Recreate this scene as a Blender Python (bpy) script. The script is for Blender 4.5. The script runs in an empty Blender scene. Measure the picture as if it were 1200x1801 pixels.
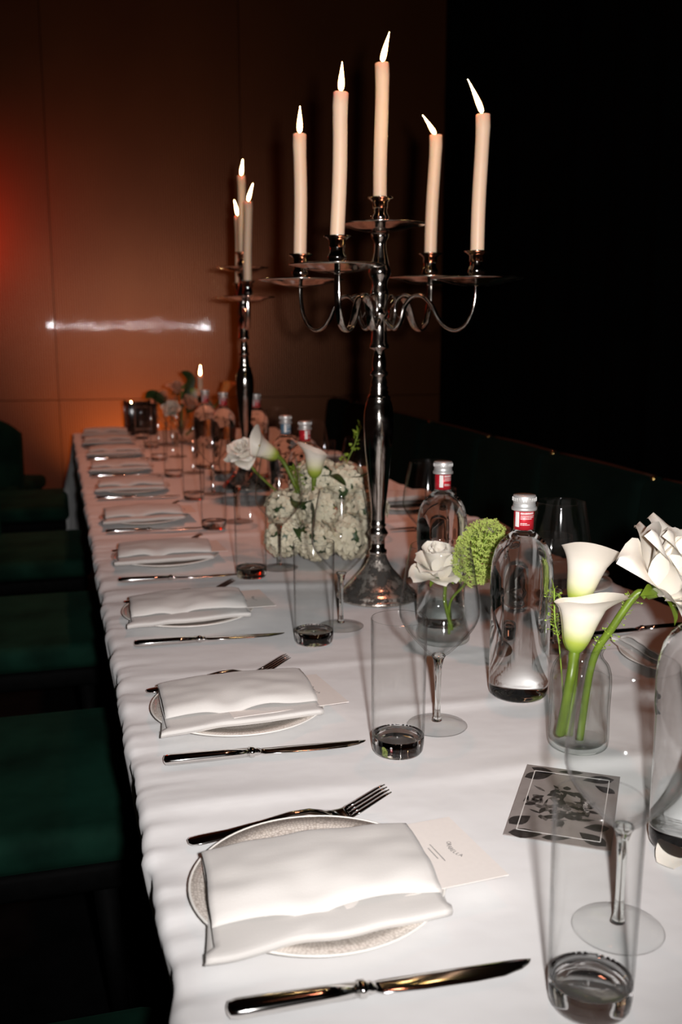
import bpy, bmesh, math, random
from mathutils import Vector, Matrix, noise
PI = math.pi
S = bpy.context.scene
COL = S.collection
random.seed(7)
TZ = 0.75                                   # height of the laid table

# ------------------------------------------------------------------ camera
PITCH, YAW = math.radians(10.531), math.radians(15.831)
cd = bpy.data.cameras.new('camera'); cam = bpy.data.objects.new('camera', cd); COL.objects.link(cam)
cd.sensor_fit = 'VERTICAL'; cd.sensor_height = 36.0; cd.sensor_width = 24.0; cd.lens = 35.0
cd.clip_start = 0.02; cd.clip_end = 60
cam.location = (0, 0, 1.25)
cam.rotation_euler = (PI / 2 - PITCH, 0, -YAW)
cd.dof.use_dof = True; cd.dof.focus_distance = 1.18; cd.dof.aperture_fstop = 6.3
S.camera = cam

# ------------------------------------------------------------------ world, lamps, exposure
w = bpy.data.worlds.new('world'); S.world = w; w.use_nodes = True
bg = w.node_tree.nodes['Background']; bg.inputs[0].default_value = (0.9, 0.42, 0.28, 1); bg.inputs[1].default_value = 0.006

def lamp(name, kind, loc, power, color, target=None, size=0.02, cone=None, blend=1.0):
    d = bpy.data.lights.new(name, kind); o = bpy.data.objects.new(name, d); COL.objects.link(o)
    o.location = loc; d.energy = power; d.color = color
    if kind == 'AREA': d.size = size
    else: d.shadow_soft_size = size
    if cone: d.spot_size = math.radians(cone); d.spot_blend = blend
    if target is not None:
        o.rotation_euler = (Vector(target) - Vector(loc)).to_track_quat('-Z', 'Y').to_euler()
    return o
# the photographer's flash, just beside the lens, beam aimed along the table
lamp('camera_flash', 'SPOT', (0.058, -0.016, 1.268), 110, (1.0, 0.97, 0.965), (0.72, 2.6, 1.18), 0.016, 95, 1.0)
bpy.data.lights['camera_flash'].cycles.is_caustics_light = True
# unseen warm spots high over the table, added to fill the cloth's shadows
for i, (x, y, p) in enumerate(((0.75, 1.6, 20), (0.6, 3.1, 72), (0.5, 4.7, 60))):
    lamp('warm_fill_spot', 'SPOT', (x, y, 3.1), p, (1.0, 0.33, 0.19), (x - 0.05, y, 0.7), 0.06, 62, 0.9)
# red wash lamp at the foot of the far wall, out of frame to the left
lamp('red_uplight', 'SPOT', (-0.86, 5.70, 0.16), 12, (1.0, 0.045, 0.008), (-0.50, 6.05, 0.7), 0.04, 150, 1.0)
lamp('red_wall_lamp', 'SPOT', (-0.78, 5.62, 1.78), 46, (1.0, 0.05, 0.006), (-0.50, 6.05, 1.74), 0.04, 120, 1.0)
lamp('amber_wall_fill', 'SPOT', (0.36, 5.14, 0.14), 135, (1.0, 0.42, 0.12), (0.40, 6.05, 1.02), 0.04, 76, 1.0)  # amber lamp added out of sight to brighten the far wall's glow

vs = S.view_settings
vs.view_transform = 'Standard'; vs.look = 'None'; vs.gamma = 1.0; vs.exposure = 0.0; vs.use_curve_mapping = False
S.display_settings.display_device = 'sRGB'
cy = S.cycles
cy.use_denoising = True; cy.use_adaptive_sampling = True; cy.adaptive_threshold = 0.025
cy.max_bounces = 24; cy.transparent_max_bounces = 96; cy.transmission_bounces = 20; cy.glossy_bounces = 6; cy.diffuse_bounces = 3
cy.caustics_refractive = True; cy.caustics_reflective = False; cy.blur_glossy = 0.4
cy.sample_clamp_indirect = 4.0; cy.sample_clamp_direct = 0.0

# ------------------------------------------------------------------ materials
def new_mat(name):
    m = bpy.data.materials.new(name); m.use_nodes = True
    nt = m.node_tree; nt.nodes.clear()
    out = nt.nodes.new('ShaderNodeOutputMaterial')
    return m, nt, out
def N(nt, t, **kw):
    n = nt.nodes.new(t)
    for k, v in kw.items():
        if k.startswith('i_'):
            n.inputs[k[2:].replace('_', ' ')].default_value = v
        else: setattr(n, k, v)
    return n
def L(nt, a, b): nt.links.new(a, b)
def ramp(nt, fac, stops):
    r = nt.nodes.new('ShaderNodeValToRGB'); L(nt, fac, r.inputs[0])
    el = r.color_ramp.elements
    while len(el) < len(stops): el.new(0.5)
    for e, (p, c) in zip(el, stops): e.position = p; e.color = (*c, 1)
    return r.outputs[0]
def principled(name, col, rough=0.5, metal=0.0, noise_amt=0.0, noise_scale=40, bump=0.0, bump_scale=300, **extra):
    m, nt, out = new_mat(name)
    b = nt.nodes.new('ShaderNodeBsdfPrincipled'); L(nt, b.outputs[0], out.inputs[0])
    b.inputs['Base Color'].default_value = (*col, 1); b.inputs['Roughness'].default_value = rough; b.inputs['Metallic'].default_value = metal
    for k, v in extra.items():
        b.inputs[k.replace('_', ' ')].default_value = v
    tc = nt.nodes.new('ShaderNodeTexCoord')
    if noise_amt:
        n = N(nt, 'ShaderNodeTexNoise', i_Scale=noise_scale, i_Detail=4.0); L(nt, tc.outputs['Object'], n.inputs['Vector'])
        lo = tuple(c * (1 - noise_amt) for c in col); hi = tuple(min(1, c * (1 + noise_amt)) for c in col)
        L(nt, ramp(nt, n.outputs[0], [(0.3, lo), (0.7, hi)]), b.inputs['Base Color'])
    if bump:
        n = N(nt, 'ShaderNodeTexNoise', i_Scale=bump_scale, i_Detail=3.0); L(nt, tc.outputs['Object'], n.inputs['Vector'])
        bp = N(nt, 'ShaderNodeBump', i_Strength=bump, i_Distance=0.002); L(nt, n.outputs[0], bp.inputs['Height']); L(nt, bp.outputs[0], b.inputs['Normal'])
    return m
def thin_glass(name, tint=(0.992, 0.994, 0.993), edge=(0.22, 0.22, 0.22), rough=0.05, spec=0.013):
    # clear wall: straight-through light, Fresnel-like reflection growing towards the edge, path-length tint
    m, nt, out = new_mat(name)
    lw = N(nt, 'ShaderNodeLayerWeight'); lw.inputs[0].default_value = 0.5
    p5 = N(nt, 'ShaderNodeMath', operation='POWER'); L(nt, lw.outputs['Facing'], p5.inputs[0]); p5.inputs[1].default_value = 5.0
    ma = N(nt, 'ShaderNodeMath', operation='MULTIPLY_ADD'); L(nt, p5.outputs[0], ma.inputs[0]); ma.inputs[1].default_value = 0.45; ma.inputs[2].default_value = spec
    p3 = N(nt, 'ShaderNodeMath', operation='POWER'); L(nt, lw.outputs['Facing'], p3.inputs[0]); p3.inputs[1].default_value = 5.5
    tr = nt.nodes.new('ShaderNodeBsdfTransparent'); L(nt, ramp(nt, p3.outputs[0], [(0, tint), (1, edge)]), tr.inputs[0])
    gl = N(nt, 'ShaderNodeBsdfGlossy', i_Roughness=rough); gl.inputs[0].default_value = (1, 1, 1, 1)
    mx = nt.nodes.new('ShaderNodeMixShader'); L(nt, ma.outputs[0], mx.inputs[0]); L(nt, tr.outputs[0], mx.inputs[1]); L(nt, gl.outputs[0], mx.inputs[2])
    L(nt, mx.outputs[0], out.inputs[0])
    return m
def solid_glass(name, col=(0.97, 0.985, 0.975), ior=1.46, clear=0.0, rough=0.0):
    m, nt, out = new_mat(name)
    g = N(nt, 'ShaderNodeBsdfGlass', i_Roughness=rough, i_IOR=ior); g.inputs[0].default_value = (*col, 1)
    if clear:
        t = nt.nodes.new('ShaderNodeBsdfTransparent'); t.inputs[0].default_value = (*col, 1)
        mx = nt.nodes.new('ShaderNodeMixShader'); mx.inputs[0].default_value = clear
        L(nt, g.outputs[0], mx.inputs[1]); L(nt, t.outputs[0], mx.inputs[2]); L(nt, mx.outputs[0], out.inputs[0])
    else: L(nt, g.outputs[0], out.inputs[0])
    return m
def gradient_z(name, stops, z0, z1, rough=0.5, trans=0.0, stripes=0.0):
    # colour that belongs to the plant itself: runs along the bloom from its green foot to its pale lip
    m, nt, out = new_mat(name)
    tc = nt.nodes.new('ShaderNodeTexCoord'); sx = nt.nodes.new('ShaderNodeSeparateXYZ'); L(nt, tc.outputs['Object'], sx.inputs[0])
    mr = nt.nodes.new('ShaderNodeMapRange'); L(nt, sx.outputs['Z'], mr.inputs[0]); mr.inputs[1].default_value = z0; mr.inputs[2].default_value = z1
    c = ramp(nt, mr.outputs[0], stops)
    b = nt.nodes.new('ShaderNodeBsdfPrincipled'); L(nt, c, b.inputs['Base Color']); b.inputs['Roughness'].default_value = rough
    if trans:
        t = nt.nodes.new('ShaderNodeBsdfTranslucent'); L(nt, c, t.inputs[0]); mx = nt.nodes.new('ShaderNodeMixShader'); mx.inputs[0].default_value = trans
        L(nt, b.outputs[0], mx.inputs[1]); L(nt, t.outputs[0], mx.inputs[2]); L(nt, mx.outputs[0], out.inputs[0])
    else: L(nt, b.outputs[0], out.inputs[0])
    return m

M = {}
def build_materials():
    # woven white linen
    m, nt, out = new_mat('table_linen')
    tc = nt.nodes.new('ShaderNodeTexCoord')
    b = nt.nodes.new('ShaderNodeBsdfPrincipled'); L(nt, b.outputs[0], out.inputs[0])
    b.inputs['Base Color'].default_value = (0.79, 0.78, 0.77, 1); b.inputs['Roughness'].default_value = 0.85
    b.inputs['Sheen Weight'].default_value = 0.15
    wv = N(nt, 'ShaderNodeTexNoise', i_Scale=900.0, i_Detail=2.0); L(nt, tc.outputs['Object'], wv.inputs['Vector'])
    n2 = N(nt, 'ShaderNodeTexNoise', i_Scale=9.0, i_Detail=3.0, i_Roughness=0.45); L(nt, tc.outputs['Object'], n2.inputs['Vector'])
    b1 = N(nt, 'ShaderNodeBump', i_Strength=0.12, i_Distance=0.0006); L(nt, wv.outputs[0], b1.inputs['Height'])
    b2 = N(nt, 'ShaderNodeBump', i_Strength=0.35, i_Distance=0.012); L(nt, n2.outputs[0], b2.inputs['Height']); L(nt, b1.outputs[0], b2.inputs['Normal'])
    L(nt, b2.outputs[0], b.inputs['Normal']); M['linen'] = m
    M['napkin'] = principled('napkin_cotton', (0.60, 0.572, 0.54), 0.8, bump=0.12, bump_scale=700, Sheen_Weight=0.15)
    # charger: cream china with a fine net print
    m, nt, out = new_mat('net_china')
    tc = nt.nodes.new('ShaderNodeTexCoord'); sx = nt.nodes.new('ShaderNodeSeparateXYZ'); L(nt, tc.outputs['Object'], sx.inputs[0])
    at_ = N(nt, 'ShaderNodeMath', operation='ARCTAN2'); L(nt, sx.outputs['Y'], at_.inputs[0]); L(nt, sx.outputs['X'], at_.inputs[1])
    ln = N(nt, 'ShaderNodeVectorMath', operation='LENGTH'); L(nt, tc.outputs['Object'], ln.inputs[0])
    ta = N(nt, 'ShaderNodeMath', operation='MULTIPLY'); L(nt, at_.outputs[0], ta.inputs[0]); ta.inputs[1].default_value = 30
    tr = N(nt, 'ShaderNodeMath', operation='MULTIPLY'); L(nt, ln.outputs['Value'], tr.inputs[0]); tr.inputs[1].default_value = 330
    cb = nt.nodes.new('ShaderNodeCombineXYZ'); L(nt, ta.outputs[0], cb.inputs[0]); L(nt, tr.outputs[0], cb.inputs[1])
    vo = N(nt, 'ShaderNodeTexVoronoi', feature='DISTANCE_TO_EDGE', i_Scale=1.0, i_Randomness=0.55); L(nt, cb.outputs[0], vo.inputs['Vector'])
    c = ramp(nt, vo.outputs['Distance'], [(0.02, (0.40, 0.345, 0.30)), (0.16, (0.66, 0.60, 0.54))])
    b = nt.nodes.new('ShaderNodeBsdfPrincipled'); L(nt, c, b.inputs['Base Color']); b.inputs['Roughness'].default_value = 0.28; L(nt, b.outputs[0], out.inputs[0]); M['china'] = m
    M['china_rim'] = principled('plain_china', (0.80, 0.77, 0.72), 0.25, noise_amt=0.02)
    M['card'] = principled('menu_card', (0.82, 0.76, 0.71), 0.6, noise_amt=0.015, noise_scale=200)
    M['ink'] = principled('grey_ink', (0.10, 0.095, 0.095), 0.6, noise_amt=0.05)
    M['photo_card'] = principled('printed_card', (0.30, 0.265, 0.25), 0.35, noise_amt=0.08, noise_scale=60)
    M['print_dark'] = principled('dark_print', (0.035, 0.030, 0.030), 0.4, noise_amt=0.5, noise_scale=180)
    M['print_mid'] = principled('grey_print', (0.11, 0.095, 0.09), 0.4, noise_amt=0.5, noise_scale=250)
    M['print_white'] = principled('white_print', (0.80, 0.77, 0.74), 0.5, noise_amt=0.02)
    M['steel'] = principled('polished_steel', (0.78, 0.76, 0.74), 0.09, 1.0, noise_amt=0.04, noise_scale=90)
    # worn silver plate
    m, nt, out = new_mat('worn_silver')
    tc = nt.nodes.new('ShaderNodeTexCoord')
    n = N(nt, 'ShaderNodeTexNoise', i_Scale=38.0, i_Detail=5.0); L(nt, tc.outputs['Object'], n.inputs['Vector'])
    b = nt.nodes.new('ShaderNodeBsdfPrincipled'); L(nt, b.outputs[0], out.inputs[0]); b.inputs['Metallic'].default_value = 1.0
    L(nt, ramp(nt, n.outputs[0], [(0.35, (0.60, 0.56, 0.51)), (0.62, (0.66, 0.61, 0.56)), (0.70, (0.40, 0.34, 0.30))]), b.inputs['Base Color'])
    L(nt, ramp(nt, n.outputs[0], [(0.40, (0.075,) * 3), (0.72, (0.24,) * 3)]), b.inputs['Roughness'])
    bp = N(nt, 'ShaderNodeBump', i_Strength=0.12, i_Distance=0.002); L(nt, n.outputs[0], bp.inputs['Height']); L(nt, bp.outputs[0], b.inputs['Normal'])
    M['silver'] = m
    m, nt, out = new_mat('mottled_silver')
    tc = nt.nodes.new('ShaderNodeTexCoord')
    n = N(nt, 'ShaderNodeTexNoise', i_Scale=55.0, i_Detail=6.0, i_Roughness=0.65); L(nt, tc.outputs['Object'], n.inputs['Vector'])
    b = nt.nodes.new('ShaderNodeBsdfPrincipled'); L(nt, b.outputs[0], out.inputs[0]); b.inputs['Metallic'].default_value = 0.9
    L(nt, ramp(nt, n.outputs[0], [(0.42, (0.60, 0.56, 0.51)), (0.52, (0.46, 0.40, 0.35)), (0.60, (0.62, 0.58, 0.52))]), b.inputs['Base Color'])
    L(nt, ramp(nt, n.outputs[0], [(0.46, (0.09,) * 3), (0.56, (0.48,) * 3)]), b.inputs['Roughness'])
    bp = N(nt, 'ShaderNodeBump', i_Strength=0.3, i_Distance=0.002); L(nt, n.outputs[0], bp.inputs['Height']); L(nt, bp.outputs[0], b.inputs['Normal'])
    M['mottled'] = m
    M['wax'] = principled('candle_wax', (1.0, 0.66, 0.46), 0.42, noise_amt=0.02, Subsurface_Weight=0.4, Subsurface_Radius=(1.0, 0.42, 0.20), Subsurface_Scale=0.010)
    M['wick'] = principled('wick', (0.02, 0.015, 0.01), 0.9, noise_amt=0.2)
    # flame: white-yellow heart, orange skin
    m, nt, out = new_mat('flame')
    lw = N(nt, 'ShaderNodeLayerWeight'); lw.inputs[0].default_value = 0.45
    e = nt.nodes.new('ShaderNodeEmission')
    L(nt, ramp(nt, lw.outputs['Facing'], [(0.0, (1.0, 0.72, 0.36)), (0.45, (1.0, 0.60, 0.20)), (0.70, (1.0, 0.32, 0.04)), (1.0, (1.0, 0.22, 0.02))]), e.inputs[0])
    st = N(nt, 'ShaderNodeMapRange'); L(nt, lw.outputs['Facing'], st.inputs[0]); st.inputs[1].default_value = 0.25; st.inputs[2].default_value = 0.72; st.inputs[3].default_value = 55; st.inputs[4].default_value = 1.1
    L(nt, st.outputs[0], e.inputs[1]); L(nt, e.outputs[0], out.inputs[0]); M['flame'] = m
    M['glass'] = thin_glass('clear_glass')
    M['full_bottle'] = solid_glass('water_filled_bottle', (0.985, 0.993, 0.99), 1.35, 0.0)
    M['glass_base'] = solid_glass('tumbler_base_glass', (1.0, 1.0, 1.0), 1.46, 0.0)
    M['glass_thick'] = solid_glass('thick_glass')
    M['bottle'] = thin_glass('bottle_glass', (0.985, 0.993, 0.990), (0.22, 0.27, 0.26), 0.05, 0.013)
    M['water'] = solid_glass('water', (0.998, 0.999, 0.999), 1.33, 0.80)
    M['red_foil'] = principled('red_foil', (0.62, 0.02, 0.035), 0.35, 0.25, noise_amt=0.1)
    M['blue_foil'] = principled('blue_foil', (0.16, 0.30, 0.42), 0.35, 0.3, noise_amt=0.1)
    M['cap'] = principled('aluminium_cap', (0.66, 0.65, 0.63), 0.42, 0.6, noise_amt=0.04)
    M['petal'] = principled('white_petal', (0.86, 0.80, 0.70), 0.6, noise_amt=0.03, noise_scale=25, Subsurface_Weight=0.25, Subsurface_Radius=(0.6, 0.5, 0.35), Subsurface_Scale=0.004)
    M['hydrangea'] = principled('hydrangea_petal', (0.74, 0.68, 0.51), 0.65, noise_amt=0.07, noise_scale=30)
    M['blush'] = principled('blush_petal', (0.62, 0.34, 0.22), 0.6, noise_amt=0.1, noise_scale=30)
    M['stem'] = principled('green_stem', (0.115, 0.175, 0.012), 0.4, noise_amt=0.18, noise_scale=60)
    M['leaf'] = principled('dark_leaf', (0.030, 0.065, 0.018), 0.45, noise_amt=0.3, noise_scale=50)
    M['sprig'] = principled('sprig_green', (0.22, 0.33, 0.03), 0.5, noise_amt=0.2, noise_scale=90)
    M['umbel'] = principled('chartreuse_floret', (0.46, 0.56, 0.13), 0.6, noise_amt=0.2, noise_scale=120)
    M['calla'] = gradient_z('calla_spathe', [(0.0, (0.16, 0.28, 0.01)), (0.16, (0.42, 0.50, 0.07)), (0.34, (0.82, 0.78, 0.52)), (0.55, (0.86, 0.80, 0.69)), (1.0, (0.87, 0.80, 0.70))], 0.0, 0.085, 0.5, 0.12)
    M['spadix'] = principled('yellow_spadix', (0.65, 0.42, 0.05), 0.7, noise_amt=0.2, noise_scale=300)
    M['orange_petal'] = principled('orange_petal', (0.75, 0.25, 0.05), 0.6, noise_amt=0.1)
    M['velvet'] = principled('green_velvet', (0.005, 0.024, 0.015), 0.8, noise_amt=0.6, noise_scale=7, bump=0.15, bump_scale=60, Sheen_Weight=0.05, Sheen_Roughness=0.4, Sheen_Tint=(0.12, 0.45, 0.30, 1), Specular_IOR_Level=0.06)
    M['dark_velvet'] = principled('dark_green_velvet', (0.0035, 0.0105, 0.008), 0.85, noise_amt=0.4, noise_scale=5, Sheen_Weight=0.03, Sheen_Tint=(0.12, 0.35, 0.25, 1), Specular_IOR_Level=0.06)
    M['piping'] = principled('brown_leather_piping', (0.045, 0.014, 0.008), 0.42, noise_amt=0.2)
    M['brass'] = principled('brass', (0.75, 0.50, 0.18), 0.25, 1.0, noise_amt=0.05)
    M['black_wood'] = principled('black_wood', (0.002, 0.002, 0.002), 0.7, noise_amt=0.3, Specular_IOR_Level=0.06)
    M['floor'] = principled('dark_carpet', (0.0045, 0.0045, 0.0045), 0.9, noise_amt=0.4, noise_scale=12, Specular_IOR_Level=0.06)
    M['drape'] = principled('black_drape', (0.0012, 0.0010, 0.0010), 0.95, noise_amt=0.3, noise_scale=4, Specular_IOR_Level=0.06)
    M['ceiling'] = principled('dark_ceiling', (0.006, 0.005, 0.005), 0.9, noise_amt=0.2)
    M['backing'] = principled('wall_backing', (0.012, 0.006, 0.004), 0.8, noise_amt=0.2)
    M['lantern'] = principled('black_lacquer', (0.008, 0.007, 0.007), 0.15, noise_amt=0.2)
    # bronze-lacquered ribbed wall panel
    m, nt, out = new_mat('bronze_panel')
    tc = nt.nodes.new('ShaderNodeTexCoord')
    n = N(nt, 'ShaderNodeTexNoise', i_Scale=1.6, i_Detail=4.0); L(nt, tc.outputs['Object'], n.inputs['Vector'])
    b = nt.nodes.new('ShaderNodeBsdfPrincipled'); L(nt, b.outputs[0], out.inputs[0])
    L(nt, ramp(nt, n.outputs[0], [(0.3, (0.125, 0.038, 0.010)), (0.7, (0.155, 0.050, 0.014))]), b.inputs['Base Color'])
    b.inputs['Metallic'].default_value = 0.55; b.inputs['Roughness'].default_value = 0.33
    b.inputs['Coat Weight'].default_value = 0.16; b.inputs['Coat Roughness'].default_value = 0.045
    n2 = N(nt, 'ShaderNodeTexNoise', i_Scale=7.0, i_Detail=2.0); L(nt, tc.outputs['Object'], n2.inputs['Vector'])
    bp = N(nt, 'ShaderNodeBump', i_Strength=0.10, i_Distance=0.006); L(nt, n2.outputs[0], bp.inputs['Height']); L(nt, bp.outputs[0], b.inputs['Coat Normal'])
    M['panel'] = m
build_materials()

# ------------------------------------------------------------------ mesh helpers
class MB:
    def __init__(s): s.v = []; s.f = []
    def add(s, vs_, fs):
        o = len(s.v); s.v += [tuple(p) for p in vs_]; s.f += [tuple(i + o for i in f) for f in fs]; return s
    def grid(s, rows, closed_u=False, closed_v=False):
        n, k = len(rows), len(rows[0]); o = len(s.v)
        for r in rows: s.v += [tuple(p) for p in r]
        for i in range(n - (0 if closed_v else 1)):
            for j in range(k - (0 if closed_u else 1)):
                i2, j2 = (i + 1) % n, (j + 1) % k
                s.f.append((o + i * k + j, o + i * k + j2, o + i2 * k + j2, o + i2 * k + j))
        return s
    def lathe(s, prof, n=40, c=(0, 0, 0)):
        rows = []
        for r, z in prof:
            rows.append([(c[0] + max(r, 1e-5) * math.cos(2 * PI * j / n), c[1] + max(r, 1e-5) * math.sin(2 * PI * j / n), c[2] + z) for j in range(n)])
        return s.grid(rows, closed_u=True)
    def tube(s, pts, rad, n=10, flat=1.0, caps=True):
        # swept tube; flat<1 squeezes the section across its own binormal
        P = [Vector(p) for p in pts]; R = rad if isinstance(rad, (list, tuple)) else [rad] * len(P)
        rows = []; up = None
        for i, p in enumerate(P):
            t = (P[min(i + 1, len(P) - 1)] - P[max(i - 1, 0)]).normalized()
            if up is None:
                up = Vector((0, 0, 1)) if abs(t.z) < 0.9 else Vector((1, 0, 0))
            a = t.cross(up)
            a = a.normalized() if a.length > 1e-6 else Vector((1, 0, 0))
            b = a.cross(t).normalized(); up = b
            rows.append([p + (a * math.cos(2 * PI * j / n) + b * (math.sin(2 * PI * j / n) * flat)) * R[i] for j in range(n)])
        o = len(s.v); s.grid(rows, closed_u=True)
        if caps:
            s.f.append(tuple(o + j for j in range(n))[::-1]); e = o + (len(P) - 1) * n; s.f.append(tuple(e + j for j in range(n)))
        return s
    def box(s, c, d, rot=0.0):
        cx, cy_, cz = c; hx, hy, hz = d[0] / 2, d[1] / 2, d[2] / 2; q = []
        for sz in (-1, 1):
            for sx, sy in ((-1, -1), (1, -1), (1, 1), (-1, 1)):
                x, y = sx * hx, sy * hy
                q.append((cx + x * math.cos(rot) - y * math.sin(rot), cy_ + x * math.sin(rot) + y * math.cos(rot), cz + sz * hz))
        return s.add(q, [(3, 2, 1, 0), (4, 5, 6, 7), (0, 1, 5, 4), (1, 2, 6, 5), (2, 3, 7, 6), (3, 0, 4, 7)])
    def mesh(s, name, smooth=True, weld=True):
        me = bpy.data.meshes.new(name); me.from_pydata(s.v, [], s.f); me.update()
        bm = bmesh.new(); bm.from_mesh(me)
        if weld: bmesh.ops.remove_doubles(bm, verts=bm.verts, dist=2e-5)
        bmesh.ops.recalc_face_normals(bm, faces=bm.faces)
        bm.to_mesh(me); bm.free()
        if smooth:
            me.polygons.foreach_set('use_smooth', [True] * len(me.polygons))
        return me
def rounded_box(name, d, r, seg=3, taper=0.0):
    bm = bmesh.new(); bmesh.ops.create_cube(bm, size=1.0)
    for v in bm.verts: v.co = Vector((v.co.x * d[0], v.co.y * d[1], v.co.z * d[2]))
    bmesh.ops.bevel(bm, geom=list(bm.edges), offset=r, segments=seg, profile=0.5, affect='EDGES')
    me = bpy.data.meshes.new(name); bm.to_mesh(me); bm.free()
    me.polygons.foreach_set('use_smooth', [True] * len(me.polygons)); return me
def put(name, me, mat, parent=None, loc=(0, 0, 0), rot=(0, 0, 0), scale=None):
    if isinstance(me, MB): me = me.mesh(name)
    if mat is not None and not me.materials: me.materials.append(M[mat] if isinstance(mat, str) else mat)
    o = bpy.data.objects.new(name, me); COL.objects.link(o); o.location = loc; o.rotation_euler = rot
    if scale: o.scale = scale
    if parent: o.parent = parent
    return o
def thing(name, label, cat, loc=(0, 0, 0), rot=(0, 0, 0), group=None):
    o = bpy.data.objects.new(name, None); COL.objects.link(o); o.location = loc; o.rotation_euler = rot; o.empty_display_size = 0.02
    return tag(o, label, cat, group)
def tag(o, label, cat, group=None):
    o['label'] = label; o['category'] = cat
    if group: o['group'] = group
    return o
def struct(o): o['kind'] = 'structure'; return o
def caster(o): o.cycles.is_caustics_caster = True; return o
def flat(me):
    me.polygons.foreach_set('use_smooth', [False] * len(me.polygons)); return me
def copy_tree(o, parent=None):
    c = o.copy(); COL.objects.link(c); c.parent = parent
    for ch in list(o.children): copy_tree(ch, c)
    return c
def smooth_path(pts, n=6):
    # Catmull-Rom through the points
    P = [Vector(p) for p in pts]; out = []
    for i in range(len(P) - 1):
        a, b, c, d = P[max(i - 1, 0)], P[i], P[i + 1], P[min(i + 2, len(P) - 1)]
        for k in range(n):
            t = k / n
            out.append(0.5 * ((2 * b) + (c - a) * t + (2 * a - 5 * b + 4 * c - d) * t * t + (3 * b - a - 3 * c + d) * t ** 3))
    out.append(P[-1]); return out
ORD = ['first', 'second', 'third', 'fourth', 'fifth', 'sixth', 'seventh', 'eighth', 'ninth', 'tenth']

# ------------------------------------------------------------------ the room
put_floor = struct(put('floor', flat(MB().box((0.3, 2.6, -0.05), (7.4, 9.6, 0.1)).mesh('floor')), 'floor'))
struct(put('ceiling', flat(MB().box((0.3, 2.6, 3.55), (7.4, 9.6, 0.1)).mesh('ceiling')), 'ceiling'))
# far wall of ribbed bronze panels, facing the camera almost squarely
WD = Vector((0.067, 0.9978, 0)).normalized(); WT = Vector((WD.y, -WD.x, 0)); WO = WD * 6.05
WR = math.atan2(WT.y, WT.x)
wall = struct(put('wall_back', flat(MB().box((0.3, 0.10, 1.75), (7.2, 0.08, 3.5)).mesh('wall_back')), 'backing', None, (WO.x, WO.y, 0), (0, 0, WR)))
def rib_panel(wd, z0, z1):
    n = int(wd / 0.00342); rows = [[], []]
    for i in range(n + 1):
        x = i * wd / n; d = 0.00034 * math.sin(2 * PI * x / 0.01368)
        rows[0].append((x, d, z0)); rows[1].append((x, d, z1))
    mb = MB().grid(rows); o = len(mb.v)
    # returned edges give the sheet its thickness
    mb.grid([[(0, 0, z0), (0, 0, z1)], [(0, 0.055, z0), (0, 0.055, z1)]]); mb.grid([[(wd, 0, z0), (wd, 0, z1)], [(wd, 0.055, z0), (wd, 0.055, z1)]])
    mb.grid([[(0, 0, z0), (wd, 0, z0)], [(0, 0.055, z0), (wd, 0.055, z0)]]); mb.grid([[(0, 0, z1), (wd, 0, z1)], [(0, 0.055, z1), (wd, 0.055, z1)]])
    return mb.mesh('panel', weld=False)
xs = [-3.05, -1.50, -0.40, 0.69, 1.95, 3.2]
for i in range(len(xs) - 1):
    for z0, z1 in ((0.02, 0.828), (0.832, 3.48)):
        put('panel', rib_panel(xs[i + 1] - xs[i] - 0.004, z0, z1), 'panel', wall, (xs[i] + 0.002, 0, 0))
# black drape down the right side: deep soft folds
rows = []
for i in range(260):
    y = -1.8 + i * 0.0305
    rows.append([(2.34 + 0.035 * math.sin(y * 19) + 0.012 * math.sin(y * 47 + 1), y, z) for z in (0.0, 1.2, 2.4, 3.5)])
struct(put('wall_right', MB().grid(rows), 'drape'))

# ------------------------------------------------------------------ table and cloth
X0, X1, Y0, Y1 = 0.072, 1.050, -0.15, 4.95
t = thing('banquet_table', 'long banquet table hidden under the white cloth', 'table', ((X0 + X1) / 2, (Y0 + Y1) / 2, 0))
put('tabletop', flat(MB().box((0, 0, 0.727), (X1 - X0 - 0.03, Y1 - Y0 - 0.03, 0.03)).mesh('tabletop')), 'black_wood', t)
for sx in (-1, 1):
    for yy in (-2.2, 0, 2.2):
        put('leg', flat(MB().box((sx * 0.33, yy, 0.356), (0.05, 0.05, 0.712)).mesh('leg')), 'black_wood', t)
def nz(x, y, z=0.0): return noise.noise(Vector((x, y, z)))
RIDGES = [(0.985, -0.06, 0.0035, 0.016, 0.0), (1.19, -0.03, 0.0030, 0.013, 0.42), (1.395, -0.05, 0.0022, 0.012, 0.0), (1.865, -0.10, 0.0042, 0.020, 0.0), (2.365, 0.04, 0.0060, 0.020, 0.0), (2.86, 0.05, 0.0035, 0.02, 0.0), (3.37, -0.04, 0.004, 0.02, 0.0)]
def cloth_h(x, y):
    h = 0.0
    for yk, sl, a, wd, xmin in RIDGES:
        d = (y - yk - sl * (x - 0.3) - 0.010 * nz(x * 5, yk * 9)) / wd
        if abs(d) < 4:
            e = math.exp(-d * d) if d < 0 else math.exp(-d * d * 0.35)
            f = 1 if x > xmin else max(0, 1 - (xmin - x) / 0.06)
            h += 1.35 * a * e * f * max(0.25, 0.7 + 0.7 * nz(x * 4, yk * 7, 2))
    h += 0.0014 * nz(x * 6, y * 5, 3)
    e = max(0.0, 1 - (x - X0) / 0.13)
    h += e * e * (0.0050 * nz(x * 5, y * 24, 7) + 0.0028 * nz(x * 6, y * 52, 9))
    # long shallow crease running along the cloth
    d = (x - 0.70 - 0.01 * nz(y * 3, 1)) / 0.008
    h += 0.0012 * math.exp(-d * d)
    return h
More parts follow.
